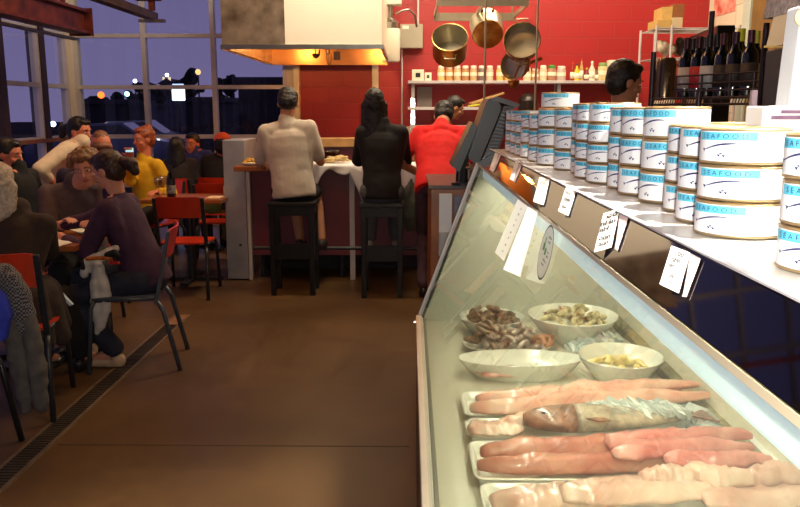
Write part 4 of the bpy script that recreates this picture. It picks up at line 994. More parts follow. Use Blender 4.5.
# ---- register stand and POS terminals at the far end of the case
t = thing('register_counter', (.5, 4.0, 0), 'small wooden counter just beyond the far end of the display case', 'counter')
a = at(431, 189, 3.75)
MB().box((a.x, 3.75, .28), (.95, 4.4, a.z), bev=.004).build('cabinet', wood, t)
MB().box((a.x+.03, 3.8, 0), (.93, 4.35, .279)).build('plinth', blackp, t)
MB().box((a.x-.01, 3.74, a.z+.001), (.96, 4.42, a.z+.018)).build('top_board', mat('dark_top', (60, 44, 40), .3, noise_s=6, noise_a=.1), t)
CZ = a.z+.019
a = at(439, 232, 3.7); b = at(452, 194, 3.7); cc = at(439, 250, 3.7)
t = thing('brochure_holder', (a.x, 3.7, cc.z), 'white and grey leaflet holder fixed on the wooden counter end beside the case', 'leaflet holder')
MB().box((a.x, 3.70, a.z), (b.x, 3.72, b.z)).build('leaflet', paper, t)
MB().box((a.x, 3.69, cc.z-.03), (b.x, 3.745, a.z-.001), bev=.003).build('pocket', mat('frosted_plastic', (186, 186, 180), .3, noise_s=6, noise_a=.03), t)
a2 = at(453.5, 238, 3.71); b2 = at(466, 196, 3.71)
MB().box((a2.x, 3.70, a2.z), (b2.x, 3.715, b2.z)).build('striped_leaflet', mat('blue_grey_sheet', (120, 124, 146), .5, noise_s=26, noise_a=.12), t)
def slab(name, px, Y, d, m, label, cat, lift=0):
    q = [at(x, y, Y) for x, y in px]
    mb = MB(); mb.prism([(v.x, v.z) for v in q], (0, Y, 0), (0, d, 0), (1, 0, 0), (0, 0, 1)); return mb, q
t = thing('customer_display', (.25, 3.6, 1.2), 'thin black tilted display panel, left of the two at the end of the case', 'display')
mb, q = slab('', [(451.5, 166), (459.5, 172.5), (477.5, 127.5), (472.5, 122)], 3.62, .24, 0, '', ''); mb.build('screen_housing', blackp, t)
mb, q = slab('', [(459, 172), (463, 174), (479.5, 131), (477, 127)], 3.64, .2, 0, '', ''); mb.build('screen', mat('dark_screen', (28, 38, 34), .12, noise_s=6, noise_a=.1), t)
p_ = at(464, 168, 3.75); MB().cyl((p_.x, 3.76, CZ), (p_.x, 3.76, p_.z), .02, n=12).build('stand', blackp, t)
MB().cyl((p_.x, 3.76, CZ-.0005), (p_.x, 3.76, CZ+.012), .06, n=20).build('foot', blackp, t)
t = thing('register_terminal', (.4, 3.6, 1.2), 'large grey black tilted terminal with ribbed back at the end of the case', 'terminal')
mb, q = slab('', [(468, 158), (478, 166), (502, 108), (496, 98), (487, 100)], 3.6, .30, 0, '', ''); bmesh.ops.bevel(mb.b, geom=list(mb.b.edges), offset=.006, segments=2, affect='EDGES'); mb.build('screen_housing', mat('slate_plastic', (50, 54, 62), .35, noise_s=9, noise_a=.06), t)
mb, q = slab('', [(480, 165), (493, 163), (513, 112), (515, 106), (504, 106)], 3.63, .24, 0, '', ''); mb.build('rear_housing', blackp, t)
rib = mat('rib_grey', (104, 110, 124), .4, noise_s=9, noise_a=.05)
A0 = at(503.5, 109, 3.625); B0 = at(482, 162, 3.625); A1 = at(511, 112, 3.625); B1 = at(492, 161, 3.625)
mb = MB()
for k in range(15):
    u = (k+.3)/15; v = (k+.75)/15; a = A0.lerp(B0, u); b = A1.lerp(B1, u); c = A1.lerp(B1, v); d = A0.lerp(B0, v)
    mb.prism([(w.x, w.z) for w in (a, b, c, d)], (0, 3.618, 0), (0, .008, 0), (1, 0, 0), (0, 0, 1))
mb.build('vent_ribs', rib, t)
mb, q = slab('', [(489, 99), (499, 96.5), (521, 104.5), (517, 108)], 3.59, .3, 0, '', ''); bmesh.ops.bevel(mb.b, geom=list(mb.b.edges), offset=.003, segments=2, affect='EDGES'); mb.build('top_cap', mat('cap_grey', (96, 94, 98), .3, noise_s=9, noise_a=.05), t)
p_ = at(485, 160, 3.75); MB().box((p_.x-.05, 3.68, CZ), (p_.x+.06, 3.82, p_.z)).build('stand', blackp, t)
p_ = at(460, 180, 3.9)
t = thing('napkin_dispenser', (p_.x, 3.9, CZ), 'small chrome wire holder on the wooden counter left of the terminals', 'holder')
MB().tube([(p_.x-.02, 3.85, CZ+.001), (p_.x-.02, 3.85, CZ+.07), (p_.x, 3.85, CZ+.095), (p_.x+.04, 3.85, CZ+.1), (p_.x+.055, 3.85, CZ+.07), (p_.x+.055, 3.85, CZ+.001)], .005, 8).build('wire_frame', chrome, t, smooth=True)
MB().box((p_.x-.015, 3.86, CZ), (p_.x+.05, 3.93, CZ+.075), bev=.005).build('holder_body', mat('dull_chrome', (140, 126, 120), .2, .9, noise_s=30, noise_a=.15), t)

# ---- labels, papers, sticker on the glass
def quadcard(name, pts, th, m, parent):
    a, b, c, d = pts; n = (b-a).cross(d-a).normalized()*th
    mb = MB(); mb.hull([a, b, c, d, a+n, b+n, c+n, d+n]); return mb.build(name, m, parent)
def textlines(name, pts, lines, m, parent, off=.0016):
    TL, TR, BR, BL = pts; X = TR-TL; Y = TL-BL; n = X.cross(Y).normalized()
    if n.dot(EYE-TL) < 0: n = -n
    mb = MB()
    for (txt, u, v, s, ) in lines:
        vs, fs = text_mesh(txt, 1, .035); h = Y.length/X.length; out = []
        for q in vs:
            uu = u+q.x*s*h*.8; vv = v-q.y*s
            out.append((TL*(1-uu)+TR*uu)*(1-vv)+(BL*(1-uu)+BR*uu)*vv+n*off)
        mb.faces(out, fs)
    return mb.build(name, m, parent, fixn=False)
def panel_tag(px, layer, label, lines, off=.002):
    pts = []
    for i, (x, y) in enumerate(px): pts.append(onp(x, y, off+(.008 if i in (0, 3) else .001)))
    TL, TR, BR, BL = pts; BR = TR+BL-TL
    t = thing('price_tag', (TL+BR)/2, label, 'price tag')
    quadcard('card', [TL, TR, BR, BL], .0006, paper, t)
    if layer:
        lp = [onp(x, y, -.0+.003) for x, y in layer]
        quadcard('backing_card', lp, .0005, mat('pink_white_card', (226, 206, 206), .6, noise_s=9, noise_a=.03), t)
    if lines: textlines('print', [TL, TR, BR, BL], lines, ink, t)
    return t
tl = [('Wild', .5, .28, .16), ('Salmon', .5, .42, .14), ('16.95', .45, .58, .13), ('per lb', .4, .84, .11)]
tl = [('oo', .65, .20, .22), ('nHn', .5, .38, .19), ('nH', .35, .54, .16), ('onn', .5, .76, .16), ('nnn', .5, .9, .14)]
panel_tag([(603.5, 213.5), (619.7, 208.3), (614.5, 249), (594, 252)], [(620.2, 209), (630, 211), (617.5, 250), (614.8, 249)], 'larger white price card, left of the two big ones on the mirrored header', tl)
panel_tag([(671.5, 245.5), (690, 252.5), (682, 297), (659.5, 284)], [(690.5, 253), (700.5, 258.5), (686, 297), (682.4, 296.5)], 'nearest white price card on the mirrored header, right of the others', tl)
panel_tag([(539.5, 177), (549.5, 179.5), (542.5, 205), (533, 201.5)], None, 'small narrow white tag on the header, left of the pair at the centre', [('1111', .5, .3, .16), ('1111', .5, .55, .16), ('111', .5, .8, .16)])
panel_tag([(566.5, 185.5), (576.5, 189), (567.5, 215.5), (558, 211)], None, 'small white tag on the header reflecting its neighbour, right of the pair', [('mmm', .5, .3, .18), ('mmm', .5, .55, .18), ('mm', .5, .8, .18)])
panel_tag([(495, 152.5), (498.5, 154), (492.5, 171), (489.5, 169.5)], [(499, 154.3), (501, 155), (494, 171.5), (492.8, 171)], 'farthest narrow tag near the end of the mirrored header', None)
panel_tag([(516, 159.5), (519.5, 161), (513, 181), (509.5, 179)], [(520, 161.5), (523, 162), (515, 182), (513.3, 181)], 'second farthest narrow tag on the mirrored header', None)
def glass_sheet(px, label, lines, off, m=tpaper):
    pts = [ong(x, y, off+(.04 if i in (0, 3) else 0)) for i, (x, y) in enumerate(px)]; t = thing('paper_notice', (pts[0]+pts[2])/2, label, 'notice')
    quadcard('sheet', pts, .0005, m, t)
    if lines: textlines('print', pts, lines, ink, t)
    return t
glass_sheet([(518, 199.5), (527.5, 206), (504, 261), (495, 252.5)], 'long printed white paper strip taped on the glass, left sheet', [('hh', .5, .12, .06), ('hnh', .5, .22, .06), ('no', .5, .32, .06), ('mn', .5, .42, .06), ('hnn', .5, .55, .06), ('nh', .5, .65, .06), ('mnh', .5, .78, .06), ('nn', .5, .9, .06)], .010)
glass_sheet([(528, 206.5), (537.5, 212.5), (520.5, 277), (503.5, 269.5)], 'wide blank white paper taped on the glass, right sheet', None, .006)
C = ong(546, 252, .003); UP_ = ong(552.5, 225.5, .003)-C; RT_ = ong(551.3, 258, .003)-C
t = thing('oval_sticker', C, 'white oval sticker with green figures and black lettering on the sloped glass', 'sticker')
n_ = GN
def ovals(name, s, m, off, k=40):
    mb = MB(); vs = [C+UP_*(cos(2*pi*i/k)*s)+RT_*(sin(2*pi*i/k)*s)+n_*off for i in range(k)]; vs += [v+n_*.0004 for v in vs]
    mb.faces(vs, [tuple(range(k)), tuple(range(k, 2*k))]+[(i, (i+1) % k, k+(i+1) % k, k+i) for i in range(k)]); return mb.build(name, m, t)
ovals('border', 1.0, ink, 0) if False else None; mb = MB(); mb.faces([C+UP_*cos(2*pi*i/48)+RT_*sin(2*pi*i/48)+n_*.0008 for i in range(48)], [tuple(range(48))]); mb.build('sticker_face', tpaper, t, fixn=False)
gr = mat('green_print_bright', (36, 140, 70), .5, noise_s=9, noise_a=.04)
mb = MB()
for u0, v0, w, h in ((-.42, .12, .30, .30), (-.05, .0, .26, .26), (-.35, .38, .12, .2)):
    q = [C+RT_*(u0+a_*w)+UP_*(v0+b_*h)+n_*.0012 for a_, b_ in ((-.5, -.5), (.5, -.45), (.6, .4), (0, .6), (-.5, .3))]; mb.faces(q, [tuple(range(5))])
mb.build('green_mark', gr, t, fixn=False)
k_ = 48; mb = MB(); vs = []
for s_ in (1.0, .93): vs += [C+UP_*(cos(2*pi*i/k_)*s_)+RT_*(sin(2*pi*i/k_)*s_)+n_*.0012 for i in range(k_)]
mb.faces(vs, [(i, (i+1) % k_, k_+(i+1) % k_, k_+i) for i in range(k_)]); mb.build('border', ink, t, fixn=False)
mb = MB()
rs = random.Random(5)
for r_, (v0, u0, u1) in enumerate(((.52, .0, .42), (.36, .02, .45), (.02, .28, .6), (-.14, .25, .55), (-.34, -.1, .4), (-.5, -.2, .2))):
    u = u0
    while u < u1:
        w_ = rs.uniform(.05, .1); h_ = rs.uniform(.05, .11)
        mb.faces([C+RT_*(u+a_*w_)+UP_*(v0+b_*h_)+n_*.0014 for a_, b_ in ((0, 0), (.8, .1), (.7, 1), (.1, .9))], [(0, 1, 2, 3)]); u += w_*1.3
mb.build('lettering', ink, t, fixn=False)

# ================================================================== SEAFOOD
def noisef(p): return noise.noise(V(p))
pinks = {
 'pale': mat('pale_pink_fillet', (240, 196, 174), .3, sss=.15, coat=.4, noise_s=16, rgb2=(226, 154, 134), bump=.25, bump_s=70),
 'rose': mat('rose_fillet', (226, 166, 154), .3, sss=.15, coat=.4, noise_s=14, rgb2=(198, 106, 98), bump=.25, bump_s=70),
 'orange': mat('orange_pink_fillet', (208, 146, 122), .3, sss=.15, coat=.4, noise_s=14, rgb2=(178, 98, 80), bump=.25, bump_s=70),
 'cream': mat('cream_fillet', (224, 192, 176), .3, sss=.15, coat=.4, noise_s=12, rgb2=(200, 150, 132), bump=.25, bump_s=60),
 'white': mat('white_fish_piece', (230, 206, 190), .3, sss=.15, coat=.4, noise_s=12, rgb2=(228, 178, 156), bump=.25, bump_s=60)}
fcount = 0
def fillet(pa, pb, za, w, th, col, label, bend=0, z_end=None, seed=0, tipa=.35, tipb=.15, droop=0, wid_mid=.45, name='fish_fillet'):
    """pa,pb pixel centres at height za; long tapered slab lying in the tray"""
    A = onz(pa[0], pa[1], za); B = onz(pb[0], pb[1], za if z_end is None else z_end)
    mb = MB(); nu, nv = 46, 16; vs = []
    X = (B-A); S = V((-X.y, X.x, 0)).normalized()
    for i in range(nu+1):
        u = i/nu
        e = min(1, (u/.16))**.6*(1-tipa)+tipa if u < .16 else 1
        e *= (min(1, (1-u)/.3)**.7*(1-tipb)+tipb)
        e *= 1-.25*abs(u-wid_mid)
        wv = w*e*(1+.10*noisef((u*5, seed*3.1, 0))); tv = th*e**.6*(1+.12*noisef((u*4, seed, 5)))
        c = A+X*u+S*(bend*sin(pi*u)+.022*noisef((u*3, seed, 9)))-V((0, 0, droop*(u**2)))
        for j in range(nv):
            a = 2*pi*j/nv; ca, sa = cos(a), sin(a)
            y = ca*wv/2; wv2 = 1+.13*noisef((u*9, seed, 3 if ca > 0 else 6)); y *= wv2; z = ((1-abs(ca)**3.2)*tv*.8*(1-.22*ca) if sa > 0 else 0)
            z += (.006*noisef((u*12, ca*1.9+seed, 2))+.003*noisef((u*34, ca*5+seed, 7)))*(1 if sa > .1 else 0) - (.25*tv*exp(-((ca-.1)/.18)**2) if sa > 0 else 0)*(1 if u > .1 else 0)
            vs.append(c+S*y+V((0, 0, max(0, z))))
    fs = [(i*nv+j, i*nv+(j+1) % nv, (i+1)*nv+(j+1) % nv, (i+1)*nv+j) for i in range(nu) for j in range(nv)]
    fs += [tuple(range(nv)), tuple(range(nu*nv, nu*nv+nv))]
    mb.faces(vs, fs)
    return tag(mb.build(name, pinks[col] if isinstance(col, str) else col, None, (A+B)/2, smooth=True), label, 'fish fillet' if name == 'fish_fillet' else 'fish piece')
def tray(x0, x1, yn, yf, zr, label, dz=.028):
    a = onz(x0, yn, zr); b = onz(x0, yf, zr); c = onz(x1, (yn+yf)/2, zr)
    X0 = (a.x+b.x)/2; X1 = c.x; Y0, Y1 = a.y, b.y; r = .03
    def ring(ins, z, rad):
        pts = []
        for cx, cy, a0 in ((X1-ins-rad, Y1-ins-rad, 0), (X0+ins+rad, Y1-ins-rad, pi/2), (X0+ins+rad, Y0+ins+rad, pi), (X1-ins-rad, Y0+ins+rad, 1.5*pi)):
            for q in range(7): an = a0+q*pi/12; pts.append(V((cx+rad*cos(an), cy+rad*sin(an), z)))
        return pts
    z0 = zr-dz
    rings = [ring(.016, z0, .018), ring(.006, zr-.004, r), ring(0, zr-.002, r), ring(0, zr, r), ring(.006, zr+.001, r-.003), ring(.012, zr-.004, r-.006), ring(.020, z0+.004, .016)]
    vs = [v for g in rings for v in g]; n = 28; fs = [(k*n+i, k*n+(i+1) % n, (k+1)*n+(i+1) % n, (k+1)*n+i) for k in range(len(rings)-1) for i in range(n)]
    fs += [tuple(range(n-1, -1, -1)), tuple(range((len(rings)-1)*n, len(rings)*n))]
    mb = MB(); mb.faces(vs, fs)
    return tag(mb.build('serving_tray', whitep, None, ((X0+X1)/2, (Y0+Y1)/2, z0), smooth='a'), label, 'tray'), z0+.004
tr1, zt1 = tray(462, 712, 415.5, 391, .634, 'farthest white tray with long pale pink fillets')
tr2, zt2 = tray(466, 706, 437.5, 418, .634, 'white tray holding the fish head and small pale pieces')
tr3, zt3 = tray(471, 772, 479.5, 440.5, .634, 'white tray holding the long orange pink fillets')
tr4, zt4 = tray(484, 812, 540, 482.5, .634, 'nearest white tray with cream coloured fillets')
fillet((470, 411), (712, 397), .640, .085, .05, 'pale', 'long pale pink fillet across the farthest tray, front one', bend=.01, seed=1, z_end=.652)
fillet((476, 401), (700, 386), .640, .085, .045, 'pale', 'long pale pink fillet across the farthest tray, rear one', seed=2, z_end=.655)
fillet((560, 392), (700, 385), .668, .07, .035, 'pale', 'short pale fillet on top at the right of the farthest tray', seed=3, z_end=.675)
fillet((468, 430), (522, 428), .642, .10, .026, 'white', 'small pale piece lying at the left end of the fish head tray', seed=4, tipb=.5)
fillet((500, 424), (556, 416), .645, .06, .03, 'white', 'pale piece tucked beside the fish head', seed=14, tipb=.5)
fillet((477, 468), (768, 466), .640, .075, .05, 'orange', 'front orange pink fillet running the whole long tray', seed=5, tipb=.2)
fillet((480, 455), (700, 446), .640, .080, .05, 'orange', 'rear orange pink fillet in the long tray', bend=.012, seed=6, z_end=.655)
fillet((606, 446), (752, 438), .676, .075, .05, 'rose', 'rose pink fillet piled on top, farthest back of the pile', seed=7, tipa=.6)
fillet((612, 456), (754, 449), .682, .07, .045, 'rose', 'rose pink fillet in the middle of the pile at the right', bend=.01, seed=8, tipa=.3)
fillet((664, 462), (772, 462), .684, .06, .04, 'rose', 'short rose fillet at the front right of the pile', seed=9, tipa=.4)
fillet((490, 503), (640, 494), .642, .11, .040, 'cream', 'cream fillet at the left of the nearest tray', seed=10, tipb=.4)
fillet((560, 496), (720, 490), .66, .11, .045, 'cream', 'cream fillet in the middle of the nearest tray', seed=11, tipa=.5, tipb=.5)
fillet((640, 481), (700, 480), .676, .075, .045, 'cream', 'small cream piece on top of the nearest tray, left of the white one', seed=12, tipa=.6, tipb=.5)
fillet((684, 477), (752, 482), .680, .075, .045, 'white', 'whitish piece on top in the middle of the nearest tray', seed=13, tipa=.8, tipb=.6)
fillet((748, 482), (802, 476), .678, .075, .05, 'cream', 'cream piece curling up at the right of the nearest tray', seed=15, tipa=.5, tipb=.5)
fillet((700, 500), (830, 494), .655, .12, .04, 'cream', 'broad cream fillet at the right front of the nearest tray', seed=16, tipa=.5, tipb=.5)

# whole fish (head left) on ice
A = onz(524, 423, .655); B = onz(700, 420, .655)
t = thing('whole_fish', (A+B)/2, 'whole pale fish with brown speckled head lying on ice, head to the left', 'fish')
fm = mat('pale_fish_skin', (206, 186, 160), .3, coat=.5, noise_s=26, rgb2=(128, 112, 98), bump=.3, bump_s=60); fh = mat('brown_fish_head', (176, 120, 90), .3, coat=.5, noise_s=30, rgb2=(110, 74, 58), bump=.5, bump_s=60)
X = (B-A); 
def fishpart(u0, u1, m, name, n=24):
    vs = []; nv = 20
    for i in range(n+1):
        u = u0+(u1-u0)*i/n
        h = .062*(max(0.02, sin(pi*min(1, (u+.02)**.62)))**.8)+.004
        if u > .9: h *= 1
        for j in range(nv):
            a = 2*pi*j/nv; vs.append(A+X*u+V((0, cos(a)*h*.95, .012+h*.52*sin(a)+.002*noisef((u*20, cos(a)*3, sin(a)*3)))))
    fs = [(i*nv+j, i*nv+(j+1) % nv, (i+1)*nv+(j+1) % nv, (i+1)*nv+j) for i in range(n) for j in range(nv)]+[tuple(range(nv)), tuple(range(n*nv, n*nv+nv))]
    mb = MB(); mb.faces(vs, fs); return mb.build(name, m, t, smooth=True)
body = fishpart(.285, .95, fm, 'body'); head = fishpart(0, .28, fh, 'head')
MB().prism([(0, -.008), (.06, -.05), (.045, 0), (.06, .05), (0, .008)], A+X*.95+V((0, 0, .012)), (0, 0, .004), X.normalized(), (0, 1, 0)).build('tail', fh, t)
MB().prism([(0, 0), (.06, -.04), (.09, -.035), (.07, 0)], A+X*.27+V((0, -.035, .03)), (0, 0, .003), X.normalized(), (0, 1, 0)).build('pectoral_fin', fh, t)
MB().prism([(0, 0), (.03, .03), (.2, .022), (.24, 0)], A+X*.3+V((0, .055, .02)), (0, 0, .003), X.normalized(), (0, 1, 0)).build('dorsal_fin', fh, t)
e_ = A+X*.1+V((0, -.02, .036)); MB().ell(e_, (.006, .006, .003), n=14).build('eye', mat('fish_eye', (24, 22, 24), .1, noise_s=9, noise_a=.05), head, smooth=True)
MB().tube([A+X*.26+V((0, -.05+.02*k, .018+.026*sin(pi*(k+.5)/5.5))) for k in range(6)], .003, 6).build('gill_edge', mat('gill', (150, 70, 60), .4, noise_s=9, noise_a=.05), head, smooth=True)

# ice
icem = mat('crushed_ice', (232, 236, 232), .15, spec=.6, noise_s=40, noise_a=.03, bump=.5, bump_s=90)
def ice(name, c, sx, sy, h, n, seed, label, r=.009):
    rnd = random.Random(seed); mb = MB(); c = V(c)
    for _ in range(n):
        u, v = rnd.uniform(-1, 1), rnd.uniform(-1, 1)
        if u*u+v*v > 1: continue
        z = h*(1-u*u-v*v)*rnd.random(); q = r*rnd.uniform(.5, 1.2); p = c+V((u*sx, v*sy, z+q*.6))
        R = Quaternion((rnd.random(), rnd.random(), rnd.random(), rnd.random())).to_matrix() if True else None
        vs = [p+R@V((x*q, y*q*.8, w*q*.6)) for w in (-1, 1) for x, y in ((-1, -1), (1, -1), (1, 1), (-1, 1))]
        mb.hull(vs)
    # mound beneath
    k = 30; g = []
    for i in range(9):
        rr = i/8
        for j in range(k): a = 2*pi*j/k; g.append(c+V((sx*rr*cos(a), sy*rr*sin(a), h*(1-rr*rr)*(.75+.3*noisef((cos(a)*2*rr, sin(a)*2*rr, seed))))))
    mb.faces(g, [(i*k+j, i*k+(j+1) % k, (i+1)*k+(j+1) % k, (i+1)*k+j) for i in range(1, 8) for j in range(k)]+[tuple(range(k, 2*k))])
    return tag(mb.build(name, icem, None, tuple(c), fixn=False), label, 'ice', kind='stuff')
p = onz(640, 345, .60); ice('crushed_ice', (.72, p.y-.02, .601), .12, .16, .05, 700, 1, 'mound of crushed ice between the two round bowls and the case back')
ice('crushed_ice', (.60, 2.22, .603), .25, .09, .05, 500, 2, 'crushed ice heaped around the whole fish')
ice('crushed_ice', onz(632, 412, .672), .15, .045, .02, 1200, 3, 'crushed ice scattered on top of the whole fish', r=.006)
ice('crushed_ice', (.82, 2.05, .601), .05, .16, .045, 400, 4, 'crushed ice at the right ends of the fillet trays')

# bowls and dishes
def bowl(cx, cy, zr, r, zb, label, rb=.55, sx=1, sy=1, name='serving_bowl', lip=.004):
    h = zr-zb
    pr = [(.001, 0), (r*rb, 0), (r*rb*1.02, .004), (r*(rb+(1-rb)*.5), h*.42), (r*(rb+(1-rb)*.85), h*.8), (r, h), (r-lip*.5, h+.002), (r-lip, h), (r*(rb+(1-rb)*.8), h*.75), (r*(rb+(1-rb)*.42), h*.4), (r*rb*.85, .012), (.001, .010)]
    return tag(MB().lathe(pr, (cx, cy, zb+.001), 48, sx=sx, sy=sy).build(name, whitep, None, (cx, cy, zb), smooth='a'), label, 'bowl' if name == 'serving_bowl' else 'dish')
bowl(.645, 2.99, .705, .176, ZD, 'largest white bowl, at the back, holding pale prawns', .5)
BL = (at(492, 322, 3.08).x, 3.09); bowl(BL[0], BL[1], .668, .135, ZD, 'white bowl at the far left corner heaped with brown prawns', .55)
bowl(.715, 2.54, .682, .142, ZD, 'round white bowl in front of the ice, holding pale yellow food', .6)
bowl(at(520, 368, 2.55).x, 2.56, .664, .212, ZD, 'oblong white dish with a few pink pieces at its left end', .72, 1, .44, 'oblong_dish')
pc = (at(508, 350, 2.84).x, 2.85); bowl(pc[0], pc[1], .628, .175, ZD, 'shallow white platter under the spilling prawns', .7, 1, .66, 'oblong_dish')
fillet((474, 371), (524, 370), .626, .075, .022, 'pale', 'pale pink piece in the left end of the oblong dish', seed=21, tipa=.5, tipb=.4)
fillet((482, 375.5), (540, 374), .624, .05, .018, 'pale', 'thin pale pink piece beside the larger one in the oblong dish', seed=22, tipa=.5, tipb=.4)
lumps('scallop_heap', 46, (.715, 2.54, .625), (.09, .09, .04), .018, mat('pale_yellow_food', (242, 218, 150), .4, noise_s=30, noise_a=.06, coat=.3), 'heap of pale yellow pieces in the round front bowl', 'seafood', vox=.006, seed=5)
p = onz(590, 352, .66); q = [ong(0, 0)]*0
t = thing('price_card', (p.x, p.y, .64), 'small white card with marks leaning on the largest bowl', 'price card')
c0 = at(585.5, 355, 2.76); c1 = at(596.5, 357.5, 2.76); c2 = at(604, 345, 2.78); c3 = at(594, 342.5, 2.78)
quadcard('card', [c3, c2, c1, c0], .001, paper, t); textlines('print', [c3, c2, c1, c0], [('HHH', .5, .65, .4)], ink, t)
q0, q1, q2, q3 = [onz(x, y, .66) for x, y in ((746, 436), (753, 433), (786, 465), (781, 471))]
t = thing('price_card', (q0.x, q0.y, .65), 'long white card lying along the back edge, right of the piled fillets', 'price card')
quadcard('card', [q0, q1, q2, q3], .0015, paper, t)
# prawns
def make_prawn(name, m, label):
    t = thing(name, (0, 0, 0), label, 'prawn')
    pts = []; rr = []
    for i in range(15):
        u = i/14; a = -.9+u*2.5; R = .030-.006*u
        pts.append(V((R*cos(a), R*sin(a), .010))); rr.append(.0095*(sin(pi*min(1, .18+.72*u))**.7)*(1+.10*(i % 2))+.001)
    MB().tube(pts, rr, 10).build('body', m, t, smooth=True)
    e = pts[-1]; d = (pts[-1]-pts[-2]).normalized(); s = V((-d.y, d.x, 0))
    mb = MB()
    for k in (-1, 0, 1): mb.faces([e-d*.002, e+d*.008+s*(k*.006-.003), e+d*.016+s*(k*.009), e+d*.008+s*(k*.006+.003)], [(0, 1, 2, 3)])
    mb.build('tail_fan', mat('prawn_tail', (150, 84, 60), .4, noise_s=30, noise_a=.1), t)
    mb = MB()
    for i in range(3, 12): q = pts[i]*.78; mb.cyl(pts[i]*.9+V((0, 0, .001)), V((q.x, q.y, .001)), .0011, .0004, 5)
    mb.build('legs', mat('prawn_legs', (190, 130, 96), .4, noise_s=30, noise_a=.1), t)
    return t
def scatter(proto, n, c, rx, ry, h, label, group, seed):
    rnd = random.Random(seed); c = V(c)
    for k in range(n):
        while True:
            u, v = rnd.uniform(-1, 1), rnd.uniform(-1, 1)
            if u*u+v*v < 1: break
        z = h*(1-u*u-v*v)*(.35+.65*k/n)
        loc = c+V((u*rx, v*ry, z)); rot = (rnd.uniform(-.7, .7), rnd.uniform(-.7, .7), rnd.uniform(0, 6.3))
        if k == 0: o = proto; o.location = loc; o.rotation_euler = rot; o['label'] = label; o['group'] = group
        else: dup(proto, loc, None, label, group, rot=rot)
pm1 = mat('brown_prawn_shell', (150, 114, 84), .3, coat=.4, noise_s=50, rgb2=(84, 62, 46), bump=.2); pm2 = mat('grey_pink_prawn_shell', (192, 172, 158), .3, coat=.4, noise_s=40, rgb2=(130, 100, 82)); pm3 = mat('pale_prawn_shell', (220, 204, 160), .3, coat=.4, noise_s=50, rgb2=(150, 130, 80)); pm4 = mat('orange_prawn_shell', (200, 136, 90), .3, coat=.4, noise_s=40, rgb2=(140, 90, 60))
scatter(make_prawn('brown_prawn', pm1, ''), 38, (BL[0], BL[1], .635), .10, .09, .07, 'brown raw prawn in the heap in the far left bowl', 'brown prawns in the far left bowl', 1)
scatter(make_prawn('grey_prawn', pm2, ''), 34, (pc[0]+.01, pc[1], .618), .12, .075, .07, 'grey pink prawn in the pile on the shallow platter', 'grey pink prawns on the platter', 2)
scatter(make_prawn('brown_prawn', pm1, ''), 26, (pc[0]-.06, pc[1]+.01, .622), .08, .075, .075, 'brown prawn at the left of the pile on the platter', 'brown prawns on the platter', 3)
scatter(make_prawn('orange_prawn', pm4, ''), 9, (pc[0]+.13, pc[1]-.01, .622), .035, .05, .03, 'orange tinted prawn at the right end of the platter', 'orange prawns on the platter', 4)
scatter(make_prawn('pale_prawn', pm3, ''), 34, (.645, 2.99, .668), .115, .10, .055, 'pale greenish prawn heaped in the largest bowl', 'pale prawns in the largest bowl', 5)

